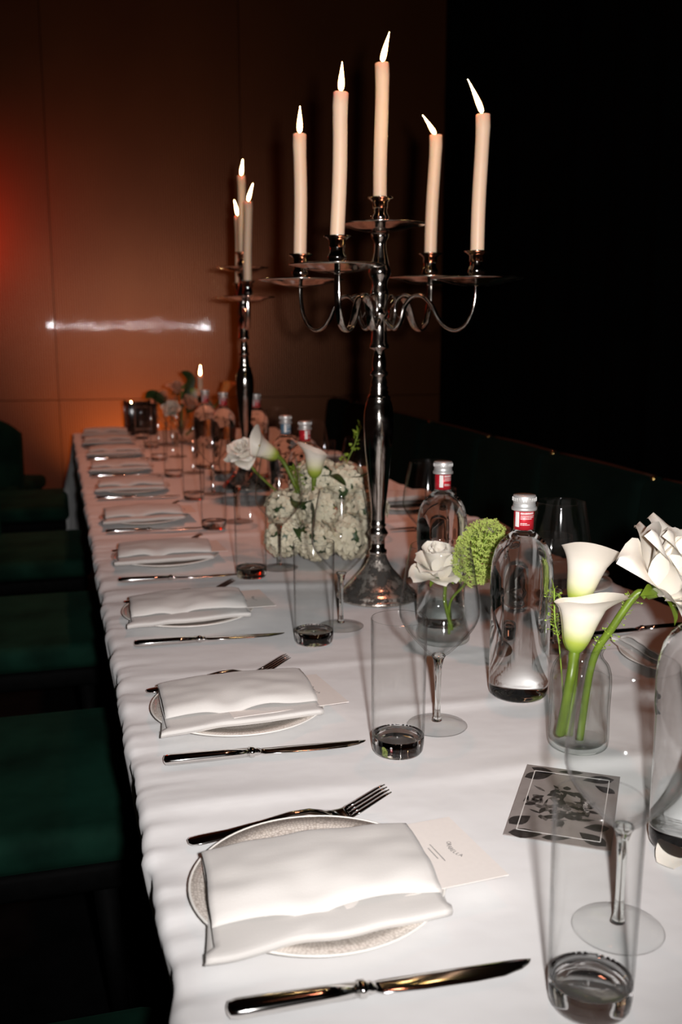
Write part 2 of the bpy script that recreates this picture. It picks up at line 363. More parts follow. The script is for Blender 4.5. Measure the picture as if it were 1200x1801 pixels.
def cloth():
    # section across the table: hem, drop, edge roll, top, edge roll, drop, hem
    ys = []; y = Y0
    while y < Y1:
        ys.append(y); y += 0.0075 if y < 2.4 else 0.014
    ys.append(Y1)
    sec = []                                    # (x, z, nx, nz, kind) kind 0 drop 1 roll 2 top
    R = 0.012; zt = TZ - 0.0015
    for z in (0.22, 0.34, 0.46, 0.56, 0.63, 0.68, 0.71): sec.append((X0 - R, z, -1, 0, min(1.0, (zt - z) / 0.12), -1))
    for k in range(6):
        a = PI - k / 5 * PI / 2
        sec.append((X0 + R * math.cos(a), zt - R + R * math.sin(a), math.cos(a), math.sin(a), 0.22 * (1 - k / 5), -1))
    n = 84
    for k in range(1, n): sec.append((X0 + (X1 - X0) * (k / n), zt, 0, 1, 0, 0))
    for k in range(6):
        a = PI / 2 - k / 5 * PI / 2
        sec.append((X1 + R * math.cos(a), zt - R + R * math.sin(a), math.cos(a), math.sin(a), 0.22 * k / 5, 1))
    for z in (0.71, 0.66, 0.58, 0.46, 0.34, 0.22): sec.append((X1 + R, z, 1, 0, min(1.0, (zt - z) / 0.12), 1))
    rows = []
    for y in ys:
        row = []
        end = max(0.0, (y - (Y1 - 0.30)) / 0.30)
        for x, z, ax, az, dr, sd in sec:
            off = 0.0
            if sd:
                ph = 2.3 * sd
                g = 0.0085 * nz(ph, y * 13, 1) + 0.0060 * nz(ph, y * 31, 4) + 0.003 * nz(ph, y * 60, 5)
                off = (0.35 + 0.65 * min(1, dr / 0.3)) * g + dr * 0.012 * nz(ph, y * 7, z * 2) - 0.17 * max(0.0, 0.735 - z) * (1 - end * end * 1.35)
            h = cloth_h(min(max(x, X0), X1), y) * max(0, az)
            row.append((x + ax * off, y, z + az * off + h))
        rows.append(row)
    # the drop over the far end
    for z, dy in ((0.738, 0.010), (0.70, 0.016), (0.55, 0.03), (0.40, 0.045), (0.22, 0.06)):
        last = rows[-1]; row = []
        for (x, yy, zz), (sx_, sz_, ax, az, dr, sd) in zip(last, sec):
            row.append((x + ax * 0.02 * (TZ - z) * 4, Y1 + dy + 0.012 * math.sin(x * 26) * (TZ - z) * 3, min(zz, z)))
        rows.append(row)
    return MB().grid(rows).mesh('tablecloth', weld=False)
tc_ = tag(put('tablecloth', cloth(), 'linen'), 'long white linen cloth with pressed creases covering the banquet table', 'tablecloth')
tc_.cycles.is_caustics_receiver = True

# ------------------------------------------------------------------ seating
def banquette():
    xb = 1.60
    b = thing('banquette', 'dark green upholstered banquette with brass studs along the right of the table', 'banquette', (xb, 0, 0))
    put('plinth', flat(MB().box((-0.17, 2.6, 0.13), (0.44, 6.5, 0.26)).mesh('plinth')), 'black_wood', b)
    edges = [-0.50, 0.08, 0.66, 1.25, 1.84, 2.44, 3.04, 3.57, 4.21, 4.83, 5.46, 5.84]
    for i in range(len(edges) - 1):
        y0, y1 = edges[i], edges[i + 1]; wd = y1 - y0
        bp = rounded_box('back_panel', (0.13, wd - 0.006, 0.52), 0.035, 4)
        put('back_panel', bp, 'dark_velvet', b, (0.0, (y0 + y1) / 2, 0.57), (0, 0.10, 0))
        put('seat_cushion', rounded_box('seat_cushion', (0.42, wd - 0.006, 0.15), 0.035, 4), 'dark_velvet', b, (-0.24, (y0 + y1) / 2, 0.385))
        pts = [(0.03, y0 + 0.02 + (wd - 0.04) * k / 8, 0.828 + 0.004 * math.sin(PI * k / 8)) for k in range(9)]
        put('piping', MB().tube(pts, 0.0055, 8), 'piping', b)
        st = MB().lathe([(0.0, 0.0), (0.0085, 0.0), (0.0085, 0.022), (0.0065, 0.028), (0.0, 0.031)], 14)
        put('brass_stud', st, 'brass', b, (0.012, y1, 0.806))
    return b
banquette()

def tub_chair():
    c = thing('velvet_tub_chair', '', 'chair', group='green velvet chairs along the left of the table')
    # faces +X; seat spans x -0.26..0.26
    put('seat_cushion', rounded_box('seat_cushion', (0.50, 0.55, 0.07), 0.026, 4), 'velvet', c, (0.0, 0, 0.427))
    put('seat_frame', rounded_box('seat_frame', (0.47, 0.52, 0.05), 0.012, 2), 'black_wood', c, (0.0, 0, 0.366))
    rows = []
    for k in range(25):
        a = math.radians(100 + 160 * k / 24)
        top = 0.84 - 0.10 * (abs(k - 12) / 12) ** 2.2
        ring = []
        for q in range(17):
            s_ = q / 16
            if s_ < 0.42: r, z = 0.285, 0.40 + (top - 0.03 - 0.40) * s_ / 0.42
            elif s_ < 0.58:
                e = (s_ - 0.42) / 0.16 * PI; r, z = 0.255 + 0.03 * math.cos(e), top - 0.03 + 0.03 * math.sin(e)
            else: r, z = 0.225, top - 0.03 - (top - 0.03 - 0.44) * (s_ - 0.58) / 0.42
            ring.append((-0.03 + r * math.cos(a) * 1.0, r * math.sin(a), z))
        rows.append(ring)
    mb = MB().grid(rows)
    for ring, fl in ((0, 1), (24, 0)):
        mb.f.append(tuple(ring * 17 + j for j in range(17)))
    put('backrest', mb, 'velvet', c)
    pp = []
    for k in range(25):
        pp.append((-0.20, -0.272 + 0.0, 0.463)) if False else None
    put('piping', MB().tube([(0.235, 0.262, 0.452), (-0.10, 0.268, 0.452), (-0.235, 0.262, 0.452)], 0.0035, 6), 'piping', c)
    for k in range(5): put('brass_nail', MB().lathe([(0.0, 0.0025), (0.003, 0.0018), (0.0042, 0.0)], 8), 'brass', c, (0.20 - 0.09 * k, 0.2745, 0.440), (-PI / 2, 0, 0))
    for sx in (-1, 1):
        for sy in (-1, 1):
            put('leg', MB().tube([(sx * 0.20, sy * 0.22, 0.35), (sx * 0.225, sy * 0.245, 0.0)], [0.022, 0.012], 10), 'black_wood', c)
    return c
proto = tub_chair()
spots = [(-0.165, 0.815, 0, 'green velvet tub chair nearest the camera at the lower left'),
         (-0.165, 1.795, 0, 'green velvet tub chair with its seat lit at the lower left, second along the table'),
         (-0.165, 2.78, 0, 'dark green velvet tub chair, third from the front on the left'),
         (-0.165, 3.75, 0, 'dark green velvet tub chair, fourth from the front on the left'),
         (-0.225, 4.83, 0, 'black-looking tub chair beside the far end of the table, before the red wall')]
for i, (x, y, a, lb) in enumerate(spots):
    o = proto if i == 0 else copy_tree(proto)
    o.location = (x, y, 0); o.rotation_euler = (0, 0, math.radians(a)); o['label'] = lb
c6 = copy_tree(proto); c6.location = (-0.42, 5.46, 0); c6.rotation_euler = (0, 0, math.radians(70)); c6['label'] = 'dark tub chair with rounded back at the left edge of the picture'

# ------------------------------------------------------------------ place settings
def plate_meshes():
    p = [(0.0, 0.0025), (0.055, 0.0025), (0.066, 0.0015), (0.068, 0.0), (0.071, 0.0), (0.074, 0.003), (0.098, 0.0098), (0.1135, 0.0132)]
    body = p + [(0.1135, 0.0150), (0.098, 0.0122), (0.074, 0.0062), (0.067, 0.0048), (0.0, 0.0048)]
    b = MB().lathe(body, 72).mesh('plate_body')
    rim = []
    for k in range(9):
        a = 2 * PI * k / 8; rim.append((0.1138 + 0.0013 * math.cos(a), 0.0145 + 0.0011 * math.sin(a)))
    return b, MB().lathe(rim, 72).mesh('plate_rim')
PB, PR = plate_meshes()
def plate(x, y, lb, grp, z=TZ):
    t = thing('charger_plate', lb, 'plate', (x, y, z), group=grp)
    put('plate_body', PB, 'china', t); put('plate_rim', PR, 'china_rim', t)
    return t
def napkin_mesh(seed, full=True):
    rnd = random.Random(seed)
    # folded strip seen from the side: (forward, height); forward is towards the next place
    P = [(-0.058, 0.0025), (0.0, 0.0015), (0.062, 0.0025), (0.070, 0.005), (0.0715, 0.0085), (0.066, 0.0115), (0.03, 0.0125), (-0.03, 0.0115), (-0.060, 0.0125),
         (-0.0655, 0.0155), (-0.0665, 0.0195), (-0.062, 0.0232), (-0.03, 0.0262), (0.0, 0.0275), (0.022, 0.0265), (0.036, 0.0235), (0.0425, 0.0185), (0.0435, 0.0150)]
    path = smooth_path([(0, a, b) for a, b in P], 4)
    nx = 34; rows = []
    for i in range(nx + 1):
        u = i / nx; x = -0.098 + 0.196 * u; row = []
        for j, q in enumerate(path):
            s_ = j / (len(path) - 1); f, z = q.y, q.z
            lay = 0 if s_ < 0.30 else (1 if s_ < 0.55 else 2)
            top = max(0, (s_ - 0.55) / 0.45)
            f += 0.004 * nz(u * 3, s_ * 2, seed) * (0.4 + top)
            if f > 0.01: f += (f / 0.07) * (0.010 * (0.5 - u) * (1 if lay < 2 else -0.6) + 0.006 * nz(u * 4, lay * 3.1, seed + 2))
            puff = math.sin(PI * min(1, max(0, u))) ** 0.6
            z = z * (0.80 + 0.28 * puff * (1 if lay == 2 else 0.5)) + 0.0022 * nz(u * 5, f * 45, seed + 5) * (0.3 + s_)
            if top > 0: z -= 0.0065 * math.exp(-((u - 0.42 - 0.1 * nz(seed, 1)) / 0.10) ** 2) * max(0, min(1, (f + 0.01) / 0.04))
            sk = 0.012 * (-f / 0.07)                      # slightly skewed stack
            row.append((x + sk * (0.4 if lay else 1.0) + (0.010 if lay == 0 and u > 0.5 else 0) * (u - 0.5) * 2 + 0.0015 * nz(s_ * 9, u * 2, seed + 9), -f, max(z, 0.0006)))
        rows.append(row)
    me = MB().grid(rows).mesh('napkin', weld=False)
    return me
NAPS = []
for k in range(4):
    NAPS.append(napkin_mesh(11 + 7 * k))
def napkin(x, y, rz, k, lb, grp):
    o = put('napkin', NAPS[k % 4], 'napkin', None, (x, y, TZ + 0.0135), (0, 0, rz))
    sm = o.modifiers.new('cloth thickness', 'SOLIDIFY'); sm.thickness = 0.0013; sm.offset = 0
    return tag(o, lb, 'napkin', grp)

def text_mesh(word, size):
    cu = bpy.data.curves.new('lettering', 'FONT'); cu.body = word; cu.size = size; cu.align_x = 'CENTER'; cu.resolution_u = 2
    ob = bpy.data.objects.new('lettering', cu); COL.objects.link(ob)
    me = bpy.data.meshes.new_from_object(ob.evaluated_get(bpy.context.evaluated_depsgraph_get()))
    bpy.data.objects.remove(ob); bpy.data.curves.remove(cu); return me
def arc_word(word, size, width, sag):
    # letters set one by one along a shallow smile
    mb = MB(); n = len(word)
    for i, ch in enumerate(word):
        me = text_mesh(ch, size); u = (i / (n - 1)) * 2 - 1
        a = u * sag * 2.2 / width * 1.0
        ca, sa = math.cos(a * 1.6), math.sin(a * 1.6)
        vs_ = [(u * width / 2 + v.co.x * ca - v.co.y * sa, -sag * (1 - u * u) + v.co.x * sa + v.co.y * ca, 0) for v in me.vertices]
        mb.add(vs_, [tuple(p.vertices) for p in me.polygons]); bpy.data.meshes.remove(me)
    return mb.mesh('lettering', smooth=False, weld=False)
WORD = arc_word('ORABELLA', 0.0062, 0.026, 0.0035)
def dash_lines(lines):
    mb = MB(); rnd = random.Random(3)
    for (y, w_, h_) in lines:
        x = -w_ / 2
        while x < w_ / 2:
            l = rnd.uniform(0.0006, 0.0013); mb.add([(x, y, 0), (x + l, y, 0), (x + l, y + h_, 0), (x, y + h_, 0)], [(0, 1, 2, 3)]); x += l + 0.0004
    return mb.mesh('small_print', smooth=False, weld=False)
SMALL = dash_lines([(-0.017, 0.030, 0.0011), (-0.0215, 0.019, 0.0011)])
CARD = flat(MB().box((-0.0775, 0, 0), (0.155, 0.114, 0.0007)).mesh('card_stock'))
def menu_card(x, y, z, rz, tilt, lb, grp):
    # origin at the middle of the outer short edge
    t = thing('menu_card', lb, 'menu', (x, y, z), (0, tilt, rz), grp)
    put('card_stock', CARD, 'card', t)
    put('lettering', WORD, 'ink', t, (-0.026, -0.001, 0.0005), (0, 0, -PI / 2))
    put('small_print', SMALL, 'ink', t, (-0.026, -0.001, 0.0005), (0, 0, -PI / 2))
    return t

def loft(secs, n=10):
    # secs: (x, z, half width, half thickness, y offset)
    mb = MB(); rows = []
    for s_ in secs:
        x, z, hw, ht = s_[:4]; yo = s_[4] if len(s_) > 4 else 0
        rows.append([(x, yo + hw * math.copysign(abs(math.cos(2 * PI * j / n)) ** 0.7, math.cos(2 * PI * j / n)), z + ht * math.copysign(abs(math.sin(2 * PI * j / n)) ** 0.8, math.sin(2 * PI * j / n))) for j in range(n)])
    mb.grid(rows, closed_u=True); k = len(rows)
    mb.f.append(tuple(range(n))); mb.f.append(tuple((k - 1) * n + j for j in range(n))); return mb
KH = loft([(0.0, 0.0055, 0.003, 0.002), (0.002, 0.0055, 0.0078, 0.0045), (0.008, 0.0055, 0.0092, 0.0054), (0.03, 0.0055, 0.0090, 0.0054), (0.07, 0.0055, 0.0076, 0.0050), (0.100, 0.0055, 0.0068, 0.0046)], 14).mesh('handle')
KB = loft([(0.099, 0.0055, 0.0060, 0.0045), (0.1015, 0.0055, 0.0078, 0.0056), (0.105, 0.0055, 0.0078, 0.0056), (0.107, 0.0055, 0.0052, 0.0042), (0.110, 0.0055, 0.0060, 0.0038), (0.114, 0.0055, 0.0060, 0.0022)], 14).mesh('bolster')
KL = loft([(0.112, 0.0055, 0.0060, 0.0015, 0.0), (0.118, 0.0055, 0.0085, 0.0013, -0.001), (0.15, 0.0050, 0.0098, 0.0011, -0.0015), (0.19, 0.0045, 0.0100, 0.0010, -0.0014), (0.215, 0.0042, 0.0092, 0.0009, -0.0005), (0.232, 0.0040, 0.0062, 0.0008, 0.002), (0.240, 0.0040, 0.003, 0.0007, 0.004), (0.243, 0.0040, 0.0008, 0.0005, 0.0055)], 10).mesh('blade')
def knife(x, y, rz, lb, grp):
    t = thing('table_knife', lb, 'knife', (x, y, TZ + 0.0012), (0, 0, rz), grp)
    put('handle', KH, 'steel', t); put('bolster', KB, 'steel', t); put('blade', KL, 'steel', t); return t
FH = loft([(0.0, 0.0045, 0.004, 0.001), (0.003, 0.0045, 0.0078, 0.0016), (0.012, 0.0045, 0.0098, 0.0020), (0.04, 0.0060, 0.0080, 0.0020), (0.075, 0.0105, 0.0052, 0.0022), (0.105, 0.0150, 0.0038, 0.0024), (0.125, 0.0150, 0.0036, 0.0024), (0.138, 0.0115, 0.0050, 0.0020), (0.146, 0.0080, 0.0095, 0.0014), (0.152, 0.0060, 0.0120, 0.0011), (0.162, 0.0055, 0.0128, 0.0010), (0.170, 0.0075, 0.0125, 0.0010)], 12).mesh('handle')
def fork(x, y, rz, lb, grp, pitch=0.0, z=0.001):
    t = thing('table_fork', lb, 'fork', (x, y, TZ + z), (0, pitch, rz), grp)
    put('handle', FH, 'steel', t)
    for q in range(4):
        yo = -0.0102 + q * 0.0068
        put('tine', TINES[q], 'steel', t)
    return t
TINES = []
for q in range(4):
    yo = -0.0100 + q * 0.00667
    TINES.append(loft([(0.167, 0.0070, 0.0025, 0.0010, yo), (0.176, 0.0102, 0.0023, 0.0010, yo * 1.0), (0.190, 0.0165, 0.0020, 0.0009, yo * 0.97), (0.203, 0.0225, 0.0017, 0.0008, yo * 0.94), (0.211, 0.0255, 0.0009, 0.0005, yo * 0.92)], 8).mesh('tine'))

PY = [0.793, 1.236, 1.700, 2.140, 2.610, 3.110, 3.560, 4.000, 4.400, 4.740]
KY = [0.650, 1.096, 1.545, 1.962, 2.460, 2.965, 3.425, 3.870, 4.275, 4.625]
FY = [(0.101, 0.904, 4, -0.0), (0.098, 1.330, 9, 0), (0.098, 1.800, 8, 0), (0.10, 2.240, 9, 0), (0.10, 2.715, 6, 0), (0.10, 3.215, 6, 0), (0.10, 3.665, 6, 0)]
SIDE = ['nearest the camera', 'second from the camera', 'third from the camera', 'fourth from the camera', 'fifth from the camera', 'sixth from the camera', 'seventh from the camera', 'eighth from the camera', 'ninth from the camera', 'at the far end of the table']
for i, y in enumerate(PY):
    px = 0.206 + (0.004 if i % 2 else -0.003)
    plate(px, y, 'cream net-patterned charger plate on the left side, %s' % SIDE[i], 'charger plates in the left row')
    rz = [0.0, 0.05, 0.03, 0.0, 0.06, -0.02, 0.04, 0.0, 0.03, 0.0][i]
    napkin(px - 0.004, y - 0.025 + 0.008 * (i % 2), rz, i, 'folded white napkin on the left-hand plate %s' % SIDE[i], 'napkins in the left row')
    knife(0.097, KY[i], -0.04 - 0.01 * (i % 2), 'steel table knife beside the left-hand plate %s' % SIDE[i], 'knives in the left row')
    if i < 7:
        fx, fy, fa, _ = FY[i]
        fork(fx, fy, math.radians(fa), 'steel fork behind the left-hand plate %s' % SIDE[i], 'forks in the left row')
# menus tucked between the folds of the napkins
for i in range(5):
    ex, ey, rz = [(0.358, 0.794, 0.10), (0.336, 1.230, 0.13), (0.345, 1.70, 0.06), (0.335, 2.15, 0.05), (0.335, 2.62, 0.04)][i]
    menu_card(ex, ey, TZ + 0.0235 - 0.001, rz, 0.020, 'cream menu card tucked in the left-hand napkin %s' % SIDE[i], 'menu cards')
# settings across the table
for i in range(1, 8):
    y = PY[i] + 0.01; w_ = 'beside the banquette, %s' % ['', 'at the right edge of the picture', 'behind the tall calla lily', 'behind the green umbel', 'behind the candelabra', 'in the far middle', 'near the far candelabra', 'near the far end'][i]
    plate(0.915, y, 'net-patterned charger plate %s' % w_, 'charger plates in the right row')
    napkin(0.918, y + 0.02, PI + 0.04, i + 1, 'folded white napkin on a plate %s' % w_, 'napkins in the right row')
    knife(1.020, y + 0.145, PI - 0.03, 'steel table knife %s' % w_, 'knives in the right row')

# floral printed card lying by the front glasses
a = math.atan2(0.1435, 0.0975)
fc = thing('printed_card', 'grey floral printed card with a white frame, lying under the front glasses', 'card', (0.497, 0.880, TZ + 0.0022), (0, 0, a - PI / 2))
LW, SW = 0.170, 0.104                        # long side runs along local Y
put('card_stock', flat(MB().box((0, 0, 0), (SW, LW, 0.0007)).mesh('card_stock')), 'photo_card', fc)
fr = MB(); ix, iy, lw_ = SW / 2 - 0.011, LW / 2 - 0.014, 0.0009
for (cx, cyy, dx, dy) in ((ix, 0, lw_, 2 * iy), (-ix, 0, lw_, 2 * iy), (0, iy, 2 * ix, lw_), (0, -iy, 2 * ix, lw_)):
    fr.box((cx, cyy, 0.00055), (dx, dy, 0.0002))
put('white_frame', flat(fr.mesh('white_frame')), 'print_white', fc)
def leaf_poly(mb, x, y, a, ln, wd, z=0.00045):
    pts = []
    for k in range(7):
        u = k / 6; pts.append((u * ln, wd * math.sin(PI * u ** 0.8)))
    for k in range(5, 0, -1):
        u = k / 6; pts.append((u * ln, -wd * math.sin(PI * u ** 0.8)))
    ca, sa = math.cos(a), math.sin(a)
    mb.add([(x + p * ca - q * sa, y + p * sa + q * ca, z) for p, q in pts], [tuple(range(len(pts)))])
dk, md = MB(), MB(); rnd = random.Random(5)
for (x, y, aa, ln, wd) in ((-0.050, 0.050, 0.6, 0.036, 0.010), (-0.046, 0.078, -0.3, 0.03, 0.007), (-0.050, -0.062, 0.9, 0.030, 0.009), (-0.048, -0.080, 0.2, 0.034, 0.010), (0.046, 0.075, 3.5, 0.036, 0.010), (0.049, 0.04, 2.6, 0.026, 0.007), (0.047, -0.078, 2.5, 0.034, 0.010), (0.048, -0.04, 3.4, 0.026, 0.008), (-0.015, -0.080, 0.3, 0.03, 0.006), (0.012, 0.081, 3.3, 0.028, 0.005)):
    leaf_poly(dk, x, y, aa, ln, wd, 0.00042)
for k in range(90):                         # the clustered engraving in the middle
    r = 0.030 * math.sqrt(rnd.random()); th = rnd.uniform(0, 2 * PI)
    leaf_poly(dk if k % 3 else md, r * math.cos(th) - 0.002, r * math.sin(th) * 1.35 - 0.004, rnd.uniform(0, 6.28), rnd.uniform(0.008, 0.020), rnd.uniform(0.0015, 0.0045), 0.00043 + 0.000002 * k)
for k in range(14):
    leaf_poly(md, -0.043 + 0.0018 * k, -0.010 + 0.0012 * (k % 3), 1.4 + 0.1 * (k % 4), 0.016, 0.0010, 0.0005)
put('dark_leaves', dk.mesh('dark_leaves', smooth=False, weld=False), 'print_dark', fc); put('grey_leaves', md.mesh('grey_leaves', smooth=False, weld=False), 'print_mid', fc)
lw2 = WORD.copy(); lw2.materials.clear()
put('lettering', lw2, 'print_white', fc, (0.022, 0.0, 0.0010), (0, 0, -PI / 2))

# ------------------------------------------------------------------ glassware
TW = [(0.0300, 0.0200), (0.0312, 0.0230), (0.0318, 0.05), (0.0330, 0.163), (0.0326, 0.1650), (0.0320, 0.1635), (0.0306, 0.05), (0.0298, 0.0260), (0.0270, 0.0222), (0.0, 0.0212)]
TWm = MB().lathe([(0.0312, 0.0215), (0.0316, 0.03), (0.0332, 0.1635), (0.0327, 0.1652), (0.0320, 0.1640), (0.0302, 0.034), (0.0298, 0.0214)], 48).mesh('glass_wall')
TBm = MB().lathe([(0.0, 0.0015), (0.022, 0.0015), (0.026, 0.0), (0.0285, 0.0008), (0.0304, 0.004), (0.0310, 0.010), (0.0312, 0.0210), (0.0300, 0.0214), (0.0285, 0.0208), (0.024, 0.0192), (0.0, 0.0185)], 48).mesh('glass_base')
def tumbler(x, y, lb, grp):
    t = thing('highball_tumbler', lb, 'glass', (x, y, TZ + 0.0012), (0, 0, 0), grp)
    put('glass_wall', TWm, 'glass', t); caster(put('glass_base', TBm, 'glass_base', t)); return t
bowl_o = [(0.0085, 0.094), (0.0150, 0.0985), (0.0300, 0.1140), (0.0420, 0.1290), (0.0485, 0.1420), (0.0502, 0.1520), (0.0490, 0.1660), (0.0455, 0.1900), (0.0410, 0.2150), (0.0372, 0.2340)]
bowl_o = [(p.y, p.z) for p in smooth_path([(0, r, z) for r, z in bowl_o], 3)]
bowl_i = [(max(r - 0.0011, 0.0), z + (0.0014 if z < 0.13 else 0.0)) for r, z in reversed(bowl_o)]
WBm = MB().lathe(bowl_o + [(0.0367, 0.2348)] + bowl_i[:-1] + [(0.004, 0.0965), (0.0, 0.0962)], 56).mesh('bowl')
WSm = MB().lathe([(0.0, 0.0950), (0.0080, 0.0948), (0.0090, 0.0935), (0.0068, 0.0890), (0.0047, 0.080), (0.0038, 0.065), (0.0036, 0.03), (0.0040, 0.014), (0.0060, 0.0075), (0.0, 0.0062)], 24).mesh('stem')
WFm = MB().lathe([(0.0, 0.0005), (0.034, 0.0), (0.0375, 0.0006), (0.0382, 0.0014), (0.0375, 0.0021), (0.025, 0.0034), (0.012, 0.0055), (0.0, 0.0068)], 48).mesh('foot')
def wine_glass(x, y, lb, grp):
    t = thing('wine_glass', lb, 'wine glass', (x, y, TZ + 0.0012), (0, 0, 0), grp)
    put('bowl', WBm, 'glass', t); caster(put('stem', WSm, 'glass_thick', t)); put('foot', WFm, 'glass', t); return t
TY = [(0.362, 0.592), (0.371, 1.059), (0.378, 1.492), (0.361, 1.941), (0.363, 2.452), (0.372, 2.90), (0.366, 3.37), (0.362, 3.82), (0.37, 4.24), (0.36, 4.58)]
WY = [(0.432, 0.668), (0.444, 1.117), (0.443, 1.561), (0.432, 1.996), (0.438, 2.52), (0.440, 2.97), (0.444, 3.44), (0.440, 3.89), (0.44, 4.30)]
for i, (x, y) in enumerate(TY): tumbler(x, y, 'clear highball tumbler in the left row, %s' % SIDE[i], 'tumblers in the left row')
for i, (x, y) in enumerate(WY): wine_glass(x, y, 'clear long-stemmed wine glass in the left row, %s' % SIDE[i], 'wine glasses in the left row')
RW = [(0.738, 1.360, 'behind the nearest red-capped bottle, against the dark seat'), (0.706, 1.852, 'just right of the tall candelabra stem'), (0.70, 2.30, 'on the far side behind the white hydrangeas'), (0.70, 2.78, 'on the banquette side in the middle distance'), (0.70, 3.25, 'on the banquette side by the far candelabra'), (0.70, 3.72, 'on the banquette side toward the far end')]
for x, y, lb in RW: wine_glass(x, y, 'clear wine glass ' + lb, 'wine glasses in the right row')
for x, y, lb in ((0.765, 1.435, 'behind the nearest red-capped bottle'), (0.765, 1.93, 'on the banquette side behind the candelabra'), (0.76, 2.40, 'on the banquette side behind the hydrangeas'), (0.76, 2.86, 'on the banquette side in the middle distance'), (0.76, 3.32, 'on the banquette side near the far candelabra')):
    tumbler(x, y, 'clear highball tumbler ' + lb, 'tumblers in the right row')

# ------------------------------------------------------------------ water bottles
def bottle_proto():
    t = thing('water_bottle', '', 'bottle', group='glass water bottles')
    out = [(0.0, 0.006), (0.024, 0.004), (0.031, 0.0), (0.0365, 0.0010), (0.0395, 0.005), (0.0405, 0.012), (0.0405, 0.10), (0.0408, 0.134), (0.0418, 0.140), (0.0422, 0.146), (0.0422, 0.172), (0.0408, 0.188), (0.0370, 0.203), (0.0300, 0.2155), (0.0215, 0.2235), (0.0150, 0.2290), (0.0132, 0.2330), (0.0130, 0.262)]
    inn = [(0.0112, 0.262), (0.0113, 0.234), (0.0135, 0.2285), (0.020, 0.2215), (0.0285, 0.2135), (0.0352, 0.2015), (0.0388, 0.187), (0.0400, 0.172), (0.0400, 0.146), (0.0385, 0.134), (0.0383, 0.10), (0.0380, 0.016), (0.034, 0.0115), (0.0, 0.0135)]
    caster(put('glass_body', MB().lathe(out + [(0.0, 0.262)], 56), 'full_bottle', t))
    lab = put('neck_label', MB().lathe([(0.0131, 0.2335), (0.01335, 0.2335), (0.01335, 0.2590), (0.0131, 0.2590)], 40), 'red_foil', t)
    # white barcode patch and lines of small print, curved round the neck
    def band(a0, a1, z0, z1, r=0.01345):
        n = max(2, int((a1 - a0) / 0.12)); rows = []
        for z in (z0, z1): rows.append([(r * math.cos(a0 + (a1 - a0) * k / n), r * math.sin(a0 + (a1 - a0) * k / n), z) for k in range(n + 1)])
        return rows
    mb = MB(); mb.grid(band(3.30, 3.78, 0.2375, 0.2575)); rnd = random.Random(2)
    for (z, h, a1) in ((0.2545, 0.0026, 5.35), (0.2520, 0.0010, 5.45), (0.2500, 0.0010, 5.40), (0.2480, 0.0010, 5.0), (0.2420, 0.0010, 4.6), (0.2400, 0.0010, 4.9)):
        a_ = 3.92
        while a_ < a1:
            l = rnd.uniform(0.05, 0.12); mb.grid(band(a_, a_ + l, z, z + h)); a_ += l + 0.045
    put('label_print', mb.mesh('label_print', weld=False), 'print_white', lab)
    cap = [(0.0133, 0.2590), (0.0166, 0.2592), (0.0170, 0.2610), (0.0166, 0.2632), (0.0150, 0.2640), (0.0152, 0.2660), (0.0146, 0.2672), (0.0146, 0.2692), (0.0152, 0.2700)]
    c = put('screw_cap', MB().lathe(cap + [(0.0152, 0.2775), (0.0145, 0.2792), (0.0, 0.2794)], 40), 'cap', t)
    kn = MB()
    for k in range(30):
        a_ = 2 * PI * k / 30; kn.box((0.0154 * math.cos(a_), 0.0154 * math.sin(a_), 0.2740), (0.0012, 0.0014, 0.0045), a_)
    put('knurling', kn.mesh('knurling', smooth=False), 'cap', c)
    return t
bp = bottle_proto()
BOT = [(0.592, 1.191, 'red', 'water bottle with silver cap and red neck label, tallest in the right foreground', 0.0),
       (0.611, 1.532, 'red', 'water bottle with red neck label behind the green umbel and rose vase', 0.6),
       (0.574, 0.770, 'blue', 'water bottle with blue neck label cut by the right edge of the picture', 0.4),
       (0.551, 2.457, 'blue', 'water bottle with blue neck label behind the white hydrangeas', 0.9),
       (0.561, 2.294, 'red', 'water bottle with red neck label behind the hydrangea arrangement', 1.2),
       (0.545, 3.405, 'red', 'water bottle with red neck label left of the far candelabra', 0.0),
       (0.505, 3.560, 'red', 'blurred water bottle with red neck label, further back left of the far candelabra', 0.3),
       (0.640, 3.300, 'red', 'blurred red-labelled water bottle right of the far candelabra', 0.3)]
for i, (x, y, c, lb, rz) in enumerate(BOT):
    o = bp if i == 0 else copy_tree(bp)
    o.location = (x, y, TZ + 0.0012); o.rotation_euler = (0, 0, rz); o['label'] = lb
    if c == 'blue':
        for ch in o.children:
            if ch.name.startswith('neck_label'):
                ch.material_slots[0].link = 'OBJECT'; ch.material_slots[0].material = M['blue_foil']

